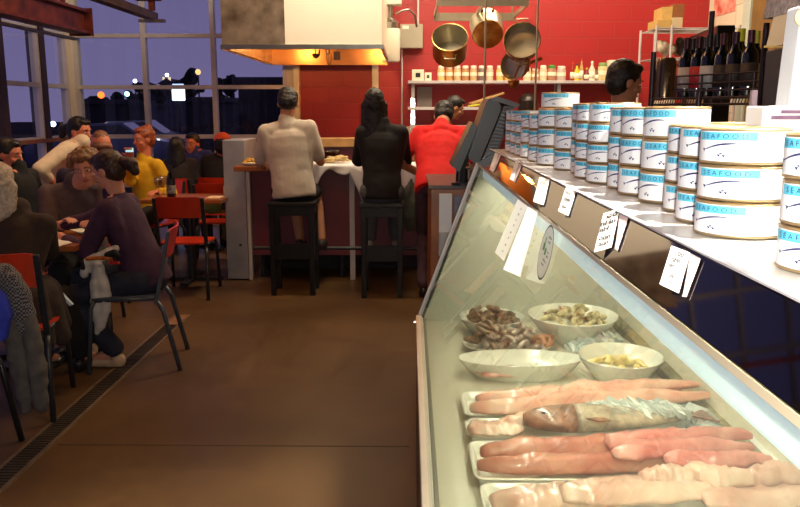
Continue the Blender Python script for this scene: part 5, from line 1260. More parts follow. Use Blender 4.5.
# ================================================================== CHAIRS, TABLES
chm = mat('charcoal_tube', (50, 52, 58), .4, .4, noise_s=20, noise_a=.08)
def chair(x, y, hd, label, seatm=redply, backm=redply, fr=chm, backz=.83):
    """origin at seat centre on the floor, hd = direction (deg) the sitter faces"""
    t = thing('dining_chair', (x, y, 0), label, 'chair')
    f = V((cos(radians(hd)), sin(radians(hd)), 0)); r = V((f.y, -f.x, 0)); o = V((x, y, 0)); U = V((0, 0, 1))
    def P(a, b, z): return o+r*a+f*b+U*z
    mb = MB()
    nu = 8; vs = []
    for lay in (0, 1):
        for i in range(nu+1):
            for j in range(nu+1):
                u = -1+2*i/nu; v = -1+2*j/nu; rx = .20*(1-.06*(v < 0)); s = 1
                cx = u*rx*sqrt(1-.12*v*v); cy = v*.195*sqrt(1-.12*u*u)
                vs.append(P(cx, cy, .452-.012*(1-u*u)*(1-v*v)-(.014 if lay else 0)-(.01*max(0, v)**3)))
    n = nu+1; L0 = n*n
    fs = [(i*n+j, (i+1)*n+j, (i+1)*n+j+1, i*n+j+1) for i in range(nu) for j in range(nu)]
    fs += [tuple(q+L0 for q in reversed(f_)) for f_ in fs]
    for i in range(nu):
        fs += [(i*n, i*n+L0, (i+1)*n+L0, (i+1)*n), (i*n+nu, (i+1)*n+nu, (i+1)*n+nu+L0, i*n+nu+L0), (i, i+1, i+1+L0, i+L0), (nu*n+i, nu*n+i+L0, nu*n+i+1+L0, nu*n+i+1)]
    mb.faces(vs, fs); mb.build('seat', seatm, t, smooth='a')
    # back panel, curved
    vs = []; m_ = 10
    for lay in (0, 1):
        for i in range(m_+1):
            u = -1+2*i/m_
            for z in (backz-.17, backz-.16, backz-.01, backz):
                vs.append(P(u*.175, -.215-.03*(1-u*u)-(.012 if lay else 0)-.04*(z-.66)/.17, z-(.006 if abs(u) > .95 else 0)))
    n = 4; L0 = (m_+1)*4; fs = [(i*n+j, (i+1)*n+j, (i+1)*n+j+1, i*n+j+1) for i in range(m_) for j in range(3)]
    fs += [tuple(q+L0 for q in reversed(f_)) for f_ in fs]
    for i in range(m_): fs += [(i*n, i*n+L0, (i+1)*n+L0, (i+1)*n), (i*n+3, (i+1)*n+3, (i+1)*n+3+L0, i*n+3+L0)]
    fs += [(0, 1, 2, 3, 3+L0, 2+L0, 1+L0, L0), tuple(m_*n+q for q in (3, 2, 1, 0))+tuple(m_*n+q+L0 for q in (0, 1, 2, 3))]
    mb = MB(); mb.faces(vs, fs); mb.build('backrest', backm, t, smooth='a')
    for s in (-1, 1):
        mb = MB(); mb.tube([P(s*.185, .17, .425), P(s*.19, .19, .38), P(s*.20, .22, 0)], .014, 8); mb.build('leg', fr, t, smooth=True)
        mb = MB(); mb.tube([P(s*.185, -.17, .425), P(s*.195, -.21, .36), P(s*.21, -.29, 0)], .014, 8); mb.build('leg', fr, t, smooth=True)
        mb = MB(); mb.bar(P(s*.188, -.17, .40), P(s*.188, -.262, backz-.01), .03, .02, f, bev=.004); mb.build('back_post', fr, t)
        mb = MB(); mb.tube([P(s*.185, -.17, .43), P(s*.185, .17, .43)], .012, 8); mb.build('side_rail', fr, t, smooth=True)
    return t
def table(x0, x1, y0, y1, label, h=.75):
    t = thing('dining_table', ((x0+x1)/2, (y0+y1)/2, 0), label, 'table')
    MB().box((x0, y0, h-.035), (x1, y1, h), bev=.006).build('table_top', wood, t)
    cx, cy = (x0+x1)/2, (y0+y1)/2
    MB().cyl((cx, cy, .03), (cx, cy, h-.036), .035, n=16).build('pedestal', chm, t, smooth='a')
    MB().bar((cx-.27, cy, .016), (cx+.27, cy, .016), .07, .026).build('foot', chm, t)
    MB().bar((cx, cy-.27, .0155), (cx, cy+.27, .0155), .07, .025).build('foot', chm, t)
    return t
table(-2.85, -1.88, 4.28, 4.86, 'wooden table in front, where the purple sweater person rests their hands')
table(-2.30, -1.60, 6.55, 7.06, 'wooden table with the dark wine bottle, right of the yellow sweater person')
table(-3.05, -2.52, 6.5, 7.1, 'wooden table beside the person in the white sweater')
table(-2.4, -1.75, 8.36, 8.66, 'wooden table farthest back by the windows')

# ================================================================== PEOPLE
skin = {'fair': mat('fair_skin', (214, 146, 118), .5, sss=.08, noise_s=14, noise_a=.04), 'tan': mat('tan_skin', (190, 130, 96), .5, sss=.08, noise_s=14, noise_a=.04), 'ruddy': mat('ruddy_skin', (216, 128, 98), .5, sss=.08, noise_s=14, noise_a=.04)}
eyew = mat('eye_white', (225, 220, 215), .2, noise_s=9, noise_a=.01); eyed = mat('eye_dark', (40, 28, 22), .15, noise_s=9, noise_a=.05); lipm = mat('lips', (176, 82, 76), .4, noise_s=20, noise_a=.05)
def hairm(n, rgb, rgb2): return mat(n, rgb, .45, noise_s=60, rgb2=rgb2, bump=.4, bump_s=120)
H_black = hairm('black_hair', (24, 18, 18), (10, 8, 8)); H_brown = hairm('dark_brown_hair', (66, 38, 26), (30, 18, 14)); H_blond = hairm('sandy_curly_hair', (150, 106, 62), (84, 54, 32)); H_red = hairm('auburn_hair', (170, 84, 44), (110, 50, 28)); H_grey = hairm('grey_blond_hair', (196, 180, 164), (150, 134, 120))
def ik(a, b, l1, l2, pole):
    a = V(a); b = V(b); d = b-a; L = min(d.length, (l1+l2)*.995); dn = d.normalized(); b = a+dn*L
    k = (l1*l1-l2*l2+L*L)/(2*L); h = sqrt(max(0, l1*l1-k*k)); p = V(pole); p = (p-dn*p.dot(dn)).normalized()
    return a+dn*k+p*h, b
def hand(mb, w, d, n, side, curl=.5, s=1.0):
    """w wrist, d direction, n palm normal (pointing out of the palm); side +1/-1 gives thumb side"""
    d = V(d).normalized(); n = V(n); n = (n-d*n.dot(d)).normalized(); x = d.cross(n)*side
    mb.ell(w+d*.045*s, (.038*s, .05*s, .017*s), (x, d, n), 12)
    for i, (o, L) in enumerate(((.030, .070), (.010, .078), (-.010, .072), (-.029, .056))):
        p = w+d*.082*s+x*o*s; a = curl*.7; r = .0088*s
        q = p+(d*cos(a)+n*sin(a))*(L*.45*s); a2 = curl*1.5; q2 = q+(d*cos(a2)+n*sin(a2))*(L*.32*s); a3 = curl*2.1; q3 = q2+(d*cos(a3)+n*sin(a3))*(L*.26*s)
        mb.cap(w+d*.05*s+x*o*.9*s, p, r*1.15, r*1.1, 8); mb.cap(p, q, r*1.1, r, 8); mb.cap(q, q2, r, r*.92, 8); mb.cap(q2, q3, r*.92, r*.75, 8)
    p = w+d*.025*s+x*.03*s; q = p+(d*.6+x*.75+n*.3).normalized()*.035*s; q2 = q+(d*.9+x*.25+n*.35).normalized()*.03*s
    mb.cap(w+d*.015*s, p, .013*s, .012*s, 8); mb.cap(p, q, .0125*s, .0105*s, 8); mb.cap(q, q2, .0105*s, .008*s, 8)
def person(label, pel, hd, lean=10, slean=0, head=(0, 0, 0), hands=None, feet=None, top='tee', topm=None, botm=None, shorts=False, shoem=None, sk='fair', hair='short', hm=None, s=1.0, vox=.010, fem=False, headpos=None, sleeve=1.0, spine=.50, seated=True, knees=None, hpalm=None):
    pel = V(pel); h = radians(hd); f0 = V((cos(h), sin(h), 0)); r = V((sin(h), -cos(h), 0)); U0 = V((0, 0, 1))
    ln = radians(lean); U = (U0*cos(ln)+f0*sin(ln)+r*sin(radians(slean))).normalized(); fw = (f0-U*f0.dot(U)).normalized(); rr = fw.cross(U)
    root = thing('person', (pel.x, pel.y, 0), label, 'person')
    SW = (.150 if fem else .172)*s
    waist = pel+U*.17*s*.9; chest = pel+U*.34*s+fw*.0; neckb = pel+U*spine*s-fw*.005; shl = pel+U*(spine-.075)*s
    SR = shl+rr*SW; SL = shl-rr*SW
    # head
    yaw, pit, rol = [radians(v) for v in head]
    hb = (f0*cos(ln*.5)*1.0-U0*sin(ln*.35)).normalized(); hu0 = (U0-hb*U0.dot(hb)).normalized()
    Rm = Matrix.Rotation(yaw, 3, hu0); hb = Rm@hb; ra = hb.cross(hu0); hb = Matrix.Rotation(-pit, 3, ra)@hb; hu = (ra.cross(hb)).normalized(); hu = Matrix.Rotation(rol, 3, hb)@hu; hr = hb.cross(hu)
    hc = neckb+(U*.5+hu*.5).normalized()*.165*s+hb*.02*s
    if headpos is not None: hc = V(headpos)
    sc = s*(.96 if fem else 1.0)
    AX = (hr, hb, hu)
    B = MB()
    B.ell(hc+hu*.025*sc-hb*.008*sc, (.074*sc, .094*sc, .092*sc), AX, 24)
    B.ell(hc-hu*.045*sc+hb*.022*sc, (.056*sc, .066*sc, .062*sc), AX, 20)
    B.ell(hc-hu*.088*sc+hb*.062*sc, (.024*sc, .020*sc, .020*sc), AX, 12)
    B.ell(hc+hu*.028*sc+hb*.070*sc, (.052*sc, .018*sc, .014*sc), AX, 12)
    for q in (-1, 1):
        B.ell(hc+hr*q*.036*sc-hu*.028*sc+hb*.055*sc, (.026*sc, .024*sc, .022*sc), AX, 12)
        B.ell(hc+hr*q*.075*sc-hu*.008*sc-hb*.008*sc, (.009*sc, .020*sc, .031*sc), AX, 12)
    B.cap(hc+hb*.083*sc+hu*.012*sc, hc+hb*.101*sc-hu*.024*sc, .009*sc, .0125*sc, 10)
    B.cap(hc-hu*.03*sc-hb*.02*sc, neckb-U*.03*s, .053*sc, .060*s, 16)
    # arms
    arms = []
    for k, (S, sg) in enumerate(((SR, 1), (SL, -1))):
        tg = hands[k] if hands and hands[k] is not None else pel+f0*.28*s+r*sg*.12*s+U0*.02
        e, w = ik(S, tg, .285*s, .255*s, U0*-1+r*sg*.38-f0*.3)
        arms.append((S, e, w, sg))
        B.cap(S, e, .047*s, .038*s, 14); B.cap(e, w, .038*s, .025*s, 14)
        pn = hpalm[k] if hpalm else (0, 0, -1)
        hand(B, w, (w-e).normalized()*.75+V(f0)*.25, pn, sg*-1, .45, s*.98)
    # torso & legs core
    TW = (.128 if fem else .148)*s
    B.loft([(pel+U*z_*s, rr, fw, w_*s*(.9 if fem else 1), d_*s) for z_, w_, d_ in ((-.02, .135, .10), (.06, .14, .10), (.14, .132, .092), (.22, .138, .095), (.30, .15, .10), (.37, .152, .10), (.42, .13, .085), (.45, .09, .06))])
    for S_ in (SR, SL): B.cap(neckb-U*.035*s, S_, .050*s, .046*s, 12)
    B.ell(chest, (TW, .100*s, .14*s), (rr, fw, U), 20); B.ell(pel, (.15*s, .105*s, .12*s), (rr, fw, U), 20); B.cap(pel, chest, .10*s, .11*s, 16); B.cap(SR, SL, .055*s, .055*s, 14)
    legs = []
    for k, sg in enumerate((1, -1)):
        Hj = pel+r*sg*.085*s-U0*.03*s
        ft = feet[k] if feet else (pel+f0*.42*s+r*sg*.12*s); ft = V((ft[0], ft[1], ft[2] if feet else 0))
        an = ft+U0*.09
        kp = (knees[k] if knees else (f0+U0*.6))
        kn, an = ik(Hj, an, .43*s, .42*s, kp); legs.append((Hj, kn, an, sg))
        B.cap(Hj, kn, .080*s, .052*s, 16); B.cap(kn, kn.lerp(an, .35), .050*s, .056*s, 14); B.cap(kn.lerp(an, .35), an, .055*s, .036*s, 14)
        B.cap(an, an+f0*.14*s-U0*.05, .036*s, .03*s, 12)
    body = voxel(B, 'body', skin[sk], root, vox*.75, 2)
    # face details
    for q in (-1, 1):
        ec = hc+hr*q*.030*sc+hu*.006*sc+hb*.0765*sc
        ey = MB().ell(ec, (.0105*sc, .0085*sc, .0065*sc), AX, 14).build('eye', eyew, body, smooth=True)
        MB().ell(ec+hb*.0055*sc, (.0058*sc, .004*sc, .0058*sc), AX, 12).build('iris', eyed, body, smooth=True)
        MB().tube([ec+hu*.020*sc-hr*.016*sc+hb*.008*sc, ec+hu*.026*sc+hb*.012*sc, ec+hu*.020*sc+hr*.017*sc+hb*.005*sc], .0035*sc, 6).build('eyebrow', hm or H_brown, body, smooth=True)
    MB().ell(hc+hb*.0845*sc-hu*.055*sc, (.022*sc, .009*sc, .008*sc), AX, 14).build('lips', lipm, body, smooth=True)
    # clothing: top
    T = MB(); g = .012
    T.loft([(pel+U*z_*s-f0*0, rr, fw, (w_*s)*(.9 if fem else 1)+g, d_*s+g*.8) for z_, w_, d_ in ((-.085, .160, .122), (-.06, .165, .126), (.02, .162, .122), (.12, .155, .112), (.22, .158, .108), (.32, .162, .108), (.39, .155, .10), (.43, .13, .085), (.455, .09, .065))])
    for S_ in (SR, SL):
        T.cap(neckb-U*.045*s, S_-U*.0*s, .052*s, .050*s+g*.7, 12); T.cap(S_, pel+U*.1*s+(S_-shl)*.62, .060*s+g*.3, .055*s, 14)
    T.cap(SR, SL, .054*s+g*.6, .054*s+g*.6, 14)
    T.cap(neckb-U*.06*s, neckb+U*.008*s, .080*s, .064*s, 16)
    for S, e, w, sg in arms:
        T.cap(S, S.lerp(e, min(1, sleeve)), .052*s+g, (.046*s+g*.8), 14)
        if sleeve > 1: T.cap(e, e.lerp(w, sleeve-1), .044*s+g*.6, .032*s+g*.6, 14)
    voxel(T, 'shirt' if top == 'tee' else ('sweater' if top == 'sweater' else 'jacket'), topm, root, vox, 3, .013, .12)
    # bottoms
    Q = MB(); g = .010
    Q.ell(pel-U*.02*s, (.155*s+g, .115*s+g, .125*s), (rr, fw, U), 20)
    for Hj, kn, an, sg in legs:
        Q.cap(Hj, kn, .086*s+g, .058*s+g, 16)
        if not shorts: Q.cap(kn, an+U0*.03, .058*s+g, .050*s+g, 14)
    voxel(Q, 'trousers' if not shorts else 'shorts', botm, root, vox, 2, .016, .08)
    sm_ = shoem or blackp
    for Hj, kn, an, sg in legs:
        mb = MB(); a0 = an-U0*.045
        mb.ell(a0-f0*.02*s, (.040*s, .05*s, .045*s), (r, f0, U0), 14); mb.cap(a0-f0*.03*s-U0*.012, a0+f0*.15*s-U0*.018, .036*s, .032*s, 14); mb.ell(a0+f0*.13*s-U0*.012, (.046*s, .07*s, .032*s), (r, f0, U0), 14)
        voxel(mb, 'shoe', sm_, root, .008, 2)
    # hair
    if hair != 'none':
        Hh = MB(); hm_ = hm or H_brown
        if hair != 'bald':
            Hh.ell(hc+hu*.040*sc-hb*.022*sc, (.083*sc, .098*sc, .092*sc), AX, 24)
            Hh.ell(hc+hu*.0*sc-hb*.045*sc, (.079*sc, .070*sc, .085*sc), AX, 20)
            Hh.ell(hc+hu*.090*sc+hb*.035*sc, (.055*sc, .05*sc, .03*sc), AX, 14)
        rnd = random.Random(int(hd*7+pel.x*100))
        dispv = .010
        if hair == 'curly':
            for _ in range(60):
                a = rnd.uniform(0, 2*pi); e_ = rnd.uniform(.15, 1.4)
                d = hr*cos(a)*cos(e_)+hb*sin(a)*cos(e_)*1.0+hu*sin(e_)
                if d.dot(hb) > .75 and d.dot(hu) < .55: continue
                Hh.ell(hc+hu*.03*sc-hb*.01*sc+d*.098*sc, rnd.uniform(.015, .026)*sc, n=8)
            dispv = .014
        if hair == 'bun': Hh.ell(hc+hu*.055*sc-hb*.125*sc, (.042*sc, .042*sc, .04*sc), AX, 14)
        if hair == 'topbun': Hh.ell(hc+hu*.115*sc-hb*.06*sc, (.04*sc, .038*sc, .03*sc), AX, 14)
        if hair == 'pony':
            Hh.cap(hc+hu*.03*sc-hb*.11*sc, hc-hu*.01*sc-hb*.165*sc, .03*sc, .045*sc); Hh.cap(hc-hu*.01*sc-hb*.165*sc, hc-hu*.06*sc-hb*.175*sc, .045*sc, .028*sc)
        if hair in ('long', 'shoulder'):
            LL = .42 if hair == 'long' else .26
            for q in range(-4, 5):
                a = hc+hu*(.05-.004*q*q)*sc+hr*q*.019*sc-hb*(.070-.003*q*q)*sc; b = a-U0*LL*sc*(1-.03*q*q)+(-fw)*.03+hr*q*.004
                Hh.cap(a, b, .036*sc, .022*sc, 10)
            if hair == 'shoulder':
                for q in (-1, 1): Hh.cap(hc+hr*q*.075*sc-hb*.01*sc, hc+hr*q*.085*sc-hu*.15*sc, .026*sc, .02*sc, 10)
        if hair == 'bald':
            Hh.ell(hc-hu*.015*sc-hb*.035*sc, (.084*sc, .075*sc, .05*sc), AX, 20)
            Hh.ell(hc+hu*.04*sc-hb*.012*sc, (.070*sc, .086*sc, .084*sc), AX, 20)
        if hair == 'cap':
            pass
        voxel(Hh, 'hair', hm_, root, vox*.8, 1, dispv, .018)
        if hair == 'cap':
            K = MB(); K.ell(hc+hu*.058*sc-hb*.01*sc, (.090*sc, .104*sc, .085*sc), AX, 24); K.ell(hc+hu*.045*sc+hb*.10*sc, (.065*sc, .06*sc, .012*sc), AX, 16)
            voxel(K, 'cap', mat('red_orange_knit', (226, 84, 52), .7, noise_s=40, noise_a=.06), root, vox*.8, 2)
    return root, hc, AX, arms, legs

def cl(n, rgb, k=.1, s=18, rough=.85, rgb2=None): return mat(n, rgb, rough, noise_s=s, noise_a=k, bump=.15, bump_s=90, rgb2=rgb2)
jean = cl('dark_navy_jeans', (34, 36, 56)); blackc = cl('black_cloth', (20, 17, 20)); 
def P(px, py, Y): return at(px, py, Y)
# purple sweater person, front table
pl = P(146, 272, 4.50); pl.z = .555
person('person in a dark purple sweater and navy jeans, hair tied back, at the front table', pl, 176, 20, headpos=P(108, 171, 4.50), hands=(P(54, 226, 4.74), P(60, 236, 4.50)), head=(-8, 12, 0), feet=(P(88, 352, 4.62).xy.to_3d(), P(115, 362, 4.40).xy.to_3d()),
    top='sweater', topm=cl('purple_sweater', (66, 34, 62), .08), botm=jean, shoem=mat('tan_shoe', (206, 170, 136), .6, noise_s=20, noise_a=.1), hair='pony', hm=H_brown, fem=True, vox=.009, sleeve=1.7, s=.98, knees=((-.8, -.1, .9), (-.8, -.1, .9)))
chair(pl.x-.10, 4.50, 190, 'chair with grey frame and red back, under the person in the purple sweater', backm=mat('pink_red_ply', (206, 66, 70), .4, noise_s=6, noise_a=.06), seatm=mat('grey_seat', (70, 74, 84), .4, noise_s=9, noise_a=.06), fr=mat('slate_frame', (74, 80, 92), .4, .3, noise_s=20, noise_a=.06))
# curly haired person facing the camera
pc_ = P(93, 255, 5.35); pc_.z = .56
person('smiling person with curly sandy hair and grey brown zip top, facing the room', (pc_.x, 5.17, .55), -72, 14, headpos=P(87, 168.5, 4.98), hands=(P(66, 222, 4.75), P(92, 223, 4.72)), head=(-12, 8, 12), feet=None, top='jacket', topm=cl('grey_brown_top', (96, 74, 72)), botm=blackc, hair='curly', hm=H_blond, sk='fair', vox=.009, sleeve=1.6, hpalm=((0, 0, -1), (0, 0, -1)))
chair(pc_.x-.02, 5.20, -78, 'chair under the curly haired person, mostly hidden')
# grey haired person at the left edge
pg = V((-2.04, 3.82, .54))
person('person with long grey blond hair and dark brown coat at the left edge', pg, 84, 20, headpos=P(-1, 185, 3.96), hands=(P(44, 236, 4.34), P(30, 240, 4.32)), head=(8, 4, 0), feet=((-1.92, 4.34, 0), (-2.12, 4.30, 0)), top='jacket', topm=cl('dark_brown_coat', (50, 34, 26)), botm=blackc, hair='shoulder', hm=H_grey, vox=.010, sleeve=1.7, fem=True, knees=((0, 1, .9), (0, 1, .9)), s=.95)
chair(-2.0, 3.80, 102, 'red backed chair under the grey haired person at the left edge', backz=.84)
pgx = [o for o in COL.objects if o.get('category') == 'person'][-1]
mb = MB()
for dx, dy, z0 in ((.10, -.12, .36), (.15, -.02, .34), (.17, .10, .33), (.14, .2, .38), (-.12, -.1, .36)): mb.cap((pg.x+dx*.8, pg.y+dy*.8, .56), (pg.x+dx*1.25, pg.y+dy, z0), .085, .05)
voxel(mb, 'coat_skirt', cl('dark_brown_coat', (50, 34, 26)), pgx, .011, 3, .013, .12)
# dark haired person at far left
p4 = P(22, 200, 5.7); person('dark haired person in a black jacket at the left edge, behind the grey haired one', (p4.x-.08, 5.75, .58), -4, 6, headpos=P(9, 155, 5.75), head=(0, 6, 0), top='jacket', topm=blackc, botm=blackc, hair='short', hm=H_black, sk='ruddy', vox=.012, sleeve=1.7)
chair(p4.x-.06, 5.75, -4, 'chair under the dark haired person at the left edge')
# white sweater person bending forward
p5 = P(40, 188, 6.85)
person('person in a white sweater and black trousers bending forward over the table at left', (p5.x+.03, 6.85, .86), -8, 48, hands=(P(58, 186, 6.62), P(76, 172, 6.9)), head=(-8, -8, 0), feet=((p5.x-.05, 6.72, 0), (p5.x-.1, 6.98, 0)), top='sweater', topm=cl('white_sweater', (226, 204, 176), .04), botm=blackc, hair='pony', hm=H_black, fem=True, vox=.011, s=1.08, sleeve=1.5, knees=((1, 0, .1), (1, 0, .1)), headpos=P(80, 132, 6.85), sk='ruddy')
# balding person
p6 = P(92, 215, 6.12); person('balding person in a navy shirt seen from behind, right of the white sweater person', (p6.x, 6.12, .57), 118, 8, head=(0, 8, 0), headpos=P(101, 146, 6.15), top='tee', topm=cl('navy_shirt', (44, 32, 62)), botm=blackc, hair='bald', hm=hairm('thin_red_brown_hair', (140, 84, 54), (90, 52, 36)), sk='ruddy', vox=.011, sleeve=1.4)
chair(p6.x, 6.10, 118, 'chair under the balding person in navy, mostly hidden')
# yellow sweater
p7 = P(150, 225, 7.32); person('person in a bright yellow sweater with auburn hair pinned up, facing left', (p7.x, 7.32, .57), -112, 4, head=(-24, 4, 0), headpos=P(144, 139.5, 7.27), hands=(P(131, 157, 7.0), P(158, 192, 7.0)), top='sweater', topm=cl('yellow_sweater', (222, 170, 20), .06), botm=blackc, hair='topbun', hm=H_red, fem=True, sk='ruddy', vox=.011, sleeve=1.9)
chair(p7.x+.02, 7.35, -112, 'chair under the person in the yellow sweater')
ph = P(129.5, 150, 6.93)
t = thing('smartphone', ph, 'lit smartphone held up by the person in the yellow sweater', 'phone')
MB().box((ph.x-.04, 6.93, ph.z-.022), (ph.x+.04, 6.94, ph.z+.022), bev=.003).build('phone_body', blackp, t)
MB().box((ph.x-.035, 6.928, ph.z-.018), (ph.x+.035, 6.9295, ph.z+.018)).build('screen', mat('phone_glow', (190, 230, 235), .4, emit=(190, 235, 240), es=.9), t)
# far diners
p8 = P(177, 205, 7.9); person('person with dark hair and dark clothes seen from behind, right of the yellow sweater', (p8.x, 8.02, .56), 82, 6, s=.93, headpos=P(177, 148, 8.06), top='jacket', topm=cl('charcoal_top', (50, 40, 42)), botm=blackc, hair='shoulder', hm=H_black, fem=True, vox=.013, sleeve=1.7)
chair(p8.x, 8.0, 88, 'red backed chair behind the table with the wine bottle, left one')
p9 = P(196, 190, 8.9); person('person in a blue shirt with dark hair at the farthest table', (p9.x, 8.98, .57), -100, 6, headpos=P(192, 144, 8.93), top='tee', topm=cl('blue_shirt', (50, 56, 128)), botm=blackc, hair='short', hm=H_black, sk='ruddy', vox=.013, sleeve=.6, hands=(P(184, 178, 8.6), P(205, 175, 8.6)))
chair(p9.x, 9.0, -100, 'chair under the person in the blue shirt')
p10 = P(221, 205, 8.0); person('person with dark hair and a red orange knit cap beside the steel counter end', (p10.x, 8.08, .56), 84, 6, headpos=P(223, 146, 8.08), top='jacket', topm=cl('black_jacket', (30, 24, 26)), botm=cl('olive_cloth', (140, 130, 60)), hair='cap', hm=H_black, vox=.013, sleeve=1.7)
chair(p10.x, 8.09, 88, 'red backed chair under the person in the red orange cap')
c3 = P(178, 250, 6.2)
chair(-1.83, 6.32, 92, 'empty red plywood chair in front of the wine bottle table')
chair(-1.83, 7.46, 92, 'red chair with an olive bag, half hidden by the steel counter end')
# ---- bar customers
pm = V((-.955, 6.36, .88))
person('person in a light grey t-shirt with short dark hair, seated at the bar', pm, 92, 7, hands=((-.80, 6.72, 1.09), (-1.20, 6.74, 1.09)), head=(2, 30, 0), slean=-5, feet=((-.76, 6.62, .32), (-.95, 6.62, .32)), top='tee', topm=cl('grey_tee', (196, 184, 170), .035, 9), botm=cl('black_shorts', (24, 22, 24)), shorts=True, shoem=mat('dark_shoe', (60, 50, 50), .6, noise_s=20, noise_a=.1), hair='short', hm=H_black, sk='tan', vox=.009, sleeve=.82, s=1.03, headpos=P(288, 104, 6.46), spine=.53, knees=((0, 1, .2), (0, 1, .2)))
pw = V((S2x, 6.26, .88))
person('person with very long black hair and a black top, seated at the bar', pw, 90, 4, hands=((S2x+.14, 6.70, 1.09), (S2x-.16, 6.70, 1.09)), head=(0, 8, 0), feet=((S2x+.11, 6.6, .32), (S2x-.12, 6.6, .32)), top='tee', topm=blackc, botm=cl('grey_jeans', (86, 90, 96)), shoem=mat('pale_shoe', (170, 160, 150), .6, noise_s=20, noise_a=.1), hair='long', hm=H_black, fem=True, sk='tan', vox=.009, sleeve=1.1, s=1.0, spine=.52, headpos=P(374.5, 104, 6.32), knees=((0, 1, .2), (0, 1, .2)))
# red shirt person leaning at the bar
pr = P(437, 225, 6.25)
person('person in a bright red t-shirt hunched forward at the bar, beyond the display case', (pr.x, 6.15, .93), 84, 42, hands=(P(456, 172, 6.66), P(424, 176, 6.55)), head=(0, 24, 0), headpos=P(444, 117, 6.75), feet=((pr.x+.12, 6.1, 0), (pr.x-.1, 6.2, 0)), top='tee', topm=cl('red_tee', (226, 20, 20), .05, 9), botm=cl('mauve_trousers', (84, 60, 72)), hair='short', hm=H_black, sk='tan', vox=.010, sleeve=.75, s=1.05, spine=.56, knees=((0, 1, 0), (0, 1, 0)))
# kitchen workers
pk = P(457, 105, 8.6)
person('kitchen worker in black with short dark hair bending behind the red shirt person', (pk.x-.42, 8.55, .95), 10, 34, hands=(P(440, 150, 8.3), P(470, 150, 8.4)), head=(0, 10, 0), feet=((pk.x-.45, 8.45, 0), (pk.x-.5, 8.7, 0)), top='tee', topm=blackc, botm=blackc, hair='short', hm=H_black, sk='tan', vox=.012, sleeve=.8, headpos=P(455, 108, 8.45), knees=((1, 0, 0), (1, 0, 0)))
pk2 = P(622, 100, 4.5)
person('kitchen worker with short black hair and white shirt, behind the cans facing right', (pk2.x-.05, 4.55, .98), -8, 8, hands=((pk2.x+.3, 4.4, 1.05), (pk2.x+.32, 4.7, 1.05)), head=(20, 10, 0), feet=((pk2.x-.02, 4.45, 0), (pk2.x-.08, 4.68, 0)), top='tee', topm=cl('white_shirt', (226, 222, 214), .03), botm=blackc, hair='short', hm=H_black, sk='tan', vox=.009, sleeve=.8, headpos=P(625, 83, 4.5), knees=((1, 0, 0), (1, 0, 0)), spine=.53)

# ================================================================== THINGS BY THE DINERS
# wine bottle, glasses on the second table
q = P(171.5, 197, 6.62)
t = thing('wine_bottle', (q.x, 6.62, .751), 'dark wine bottle with a small pale label on the table beside the yellow sweater', 'wine bottle')
MB().lathe([(.001, 0), (.038, 0), (.038, .17), (.034, .19), (.016, .23), (.0145, .285), (.001, .285)], (q.x, 6.62, .751), 22).build('bottle_body', darkglass, t, smooth='a')
MB().lathe([(.0388, .05), (.0388, .12)], (q.x, 6.62, .751), 22, close=False).build('label', mat('dim_label', (150, 146, 140), .6, noise_s=60, rgb2=(40, 36, 36)), t, smooth=True)
MB().lathe([(.0165, .235), (.016, .288), (.001, .289)], (q.x, 6.62, .751), 16).build('neck_foil', blackp, t, smooth='a')
def wineglass(px, Y, z, label):
    q = P(px, 195, Y)
    o = MB().lathe([(.001, 0), (.032, .001), (.030, .004), (.004, .008), (.0035, .075), (.02, .09), (.036, .12), (.034, .17), (.032, .17), (.034, .12), (.018, .094), (.001, .088)], (q.x, Y, z), 22).build('wine_glass', glassmat('wineglass', (236, 232, 230), 1.5, 0, 1.2), None, (q.x, Y, z), smooth=True)
    tag(o, label, 'wine glass')
wineglass(159, 6.75, .751, 'wine glass just left of the dark bottle on the second table'); wineglass(164, 6.95, .751, 'wine glass behind the bottle on the second table')
q = P(222, 193, 6.8)
tag(MB().lathe([(.001, 0), (.03, 0), (.03, .08), (.014, .10), (.014, .13), (.001, .13)], (q.x+.02, 6.9, .751), 18).build('sauce_bottle', mat('white_red_bottle', (220, 200, 190), .4, noise_s=9, noise_a=.05), None, (q.x+.02, 6.9, .751), smooth='a'), 'white sauce bottle on the second table next to the steel counter end', 'bottle')
tag(MB().box((-1.74, 6.58, .7515), (-1.62, 6.75, .765), bev=.003).build('folded_napkin', mat('cream_napkin', (232, 190, 150), .8, noise_s=9, noise_a=.04), None, (-1.68, 6.66, .7515)), 'folded cream napkin on the second table corner', 'napkin')
# bag on chair back
mb = MB(); mb.ell((-1.84, 7.155, .63), (.10, .028, .085), n=20); mb.ell((-1.86, 7.155, .69), (.06, .02, .03), n=14)
tag(voxel(mb, 'olive_bag', cl('olive_bag_cloth', (104, 112, 52)), None, .008, 2, .012, .06, loc=(-1.84, 7.155, .55)), 'olive green bag hanging on the red chair beside the steel counter end', 'bag')
# papers / menus on the front table
def sheet(name, pts, m, label, cat, th=.002):
    t_ = (V(pts[0])+V(pts[2]))/2; a, b, c, d = [V(p) for p in pts]
    mb = MB(); n = (b-a).cross(d-a).normalized()*th
    if n.z < 0: n = -n
    mb.hull([a, b, c, d, a+n, b+n, c+n, d+n]); return tag(mb.build(name, m, None, t_), label, cat)
z = .7515
sheet('open_menu', [onz(42, 219, z), onz(56, 218, z), onz(94, 233, z), onz(84, 235, z)], paperk, 'open cream menu lying under the hands on the front table', 'menu')
sheet('paper_place_mat', [onz(43, 237, z+.003), onz(58, 236, z+.003), onz(72, 243, z+.003), onz(54, 248, z+.003)], paper, 'white sheet at the near edge of the front table', 'paper')
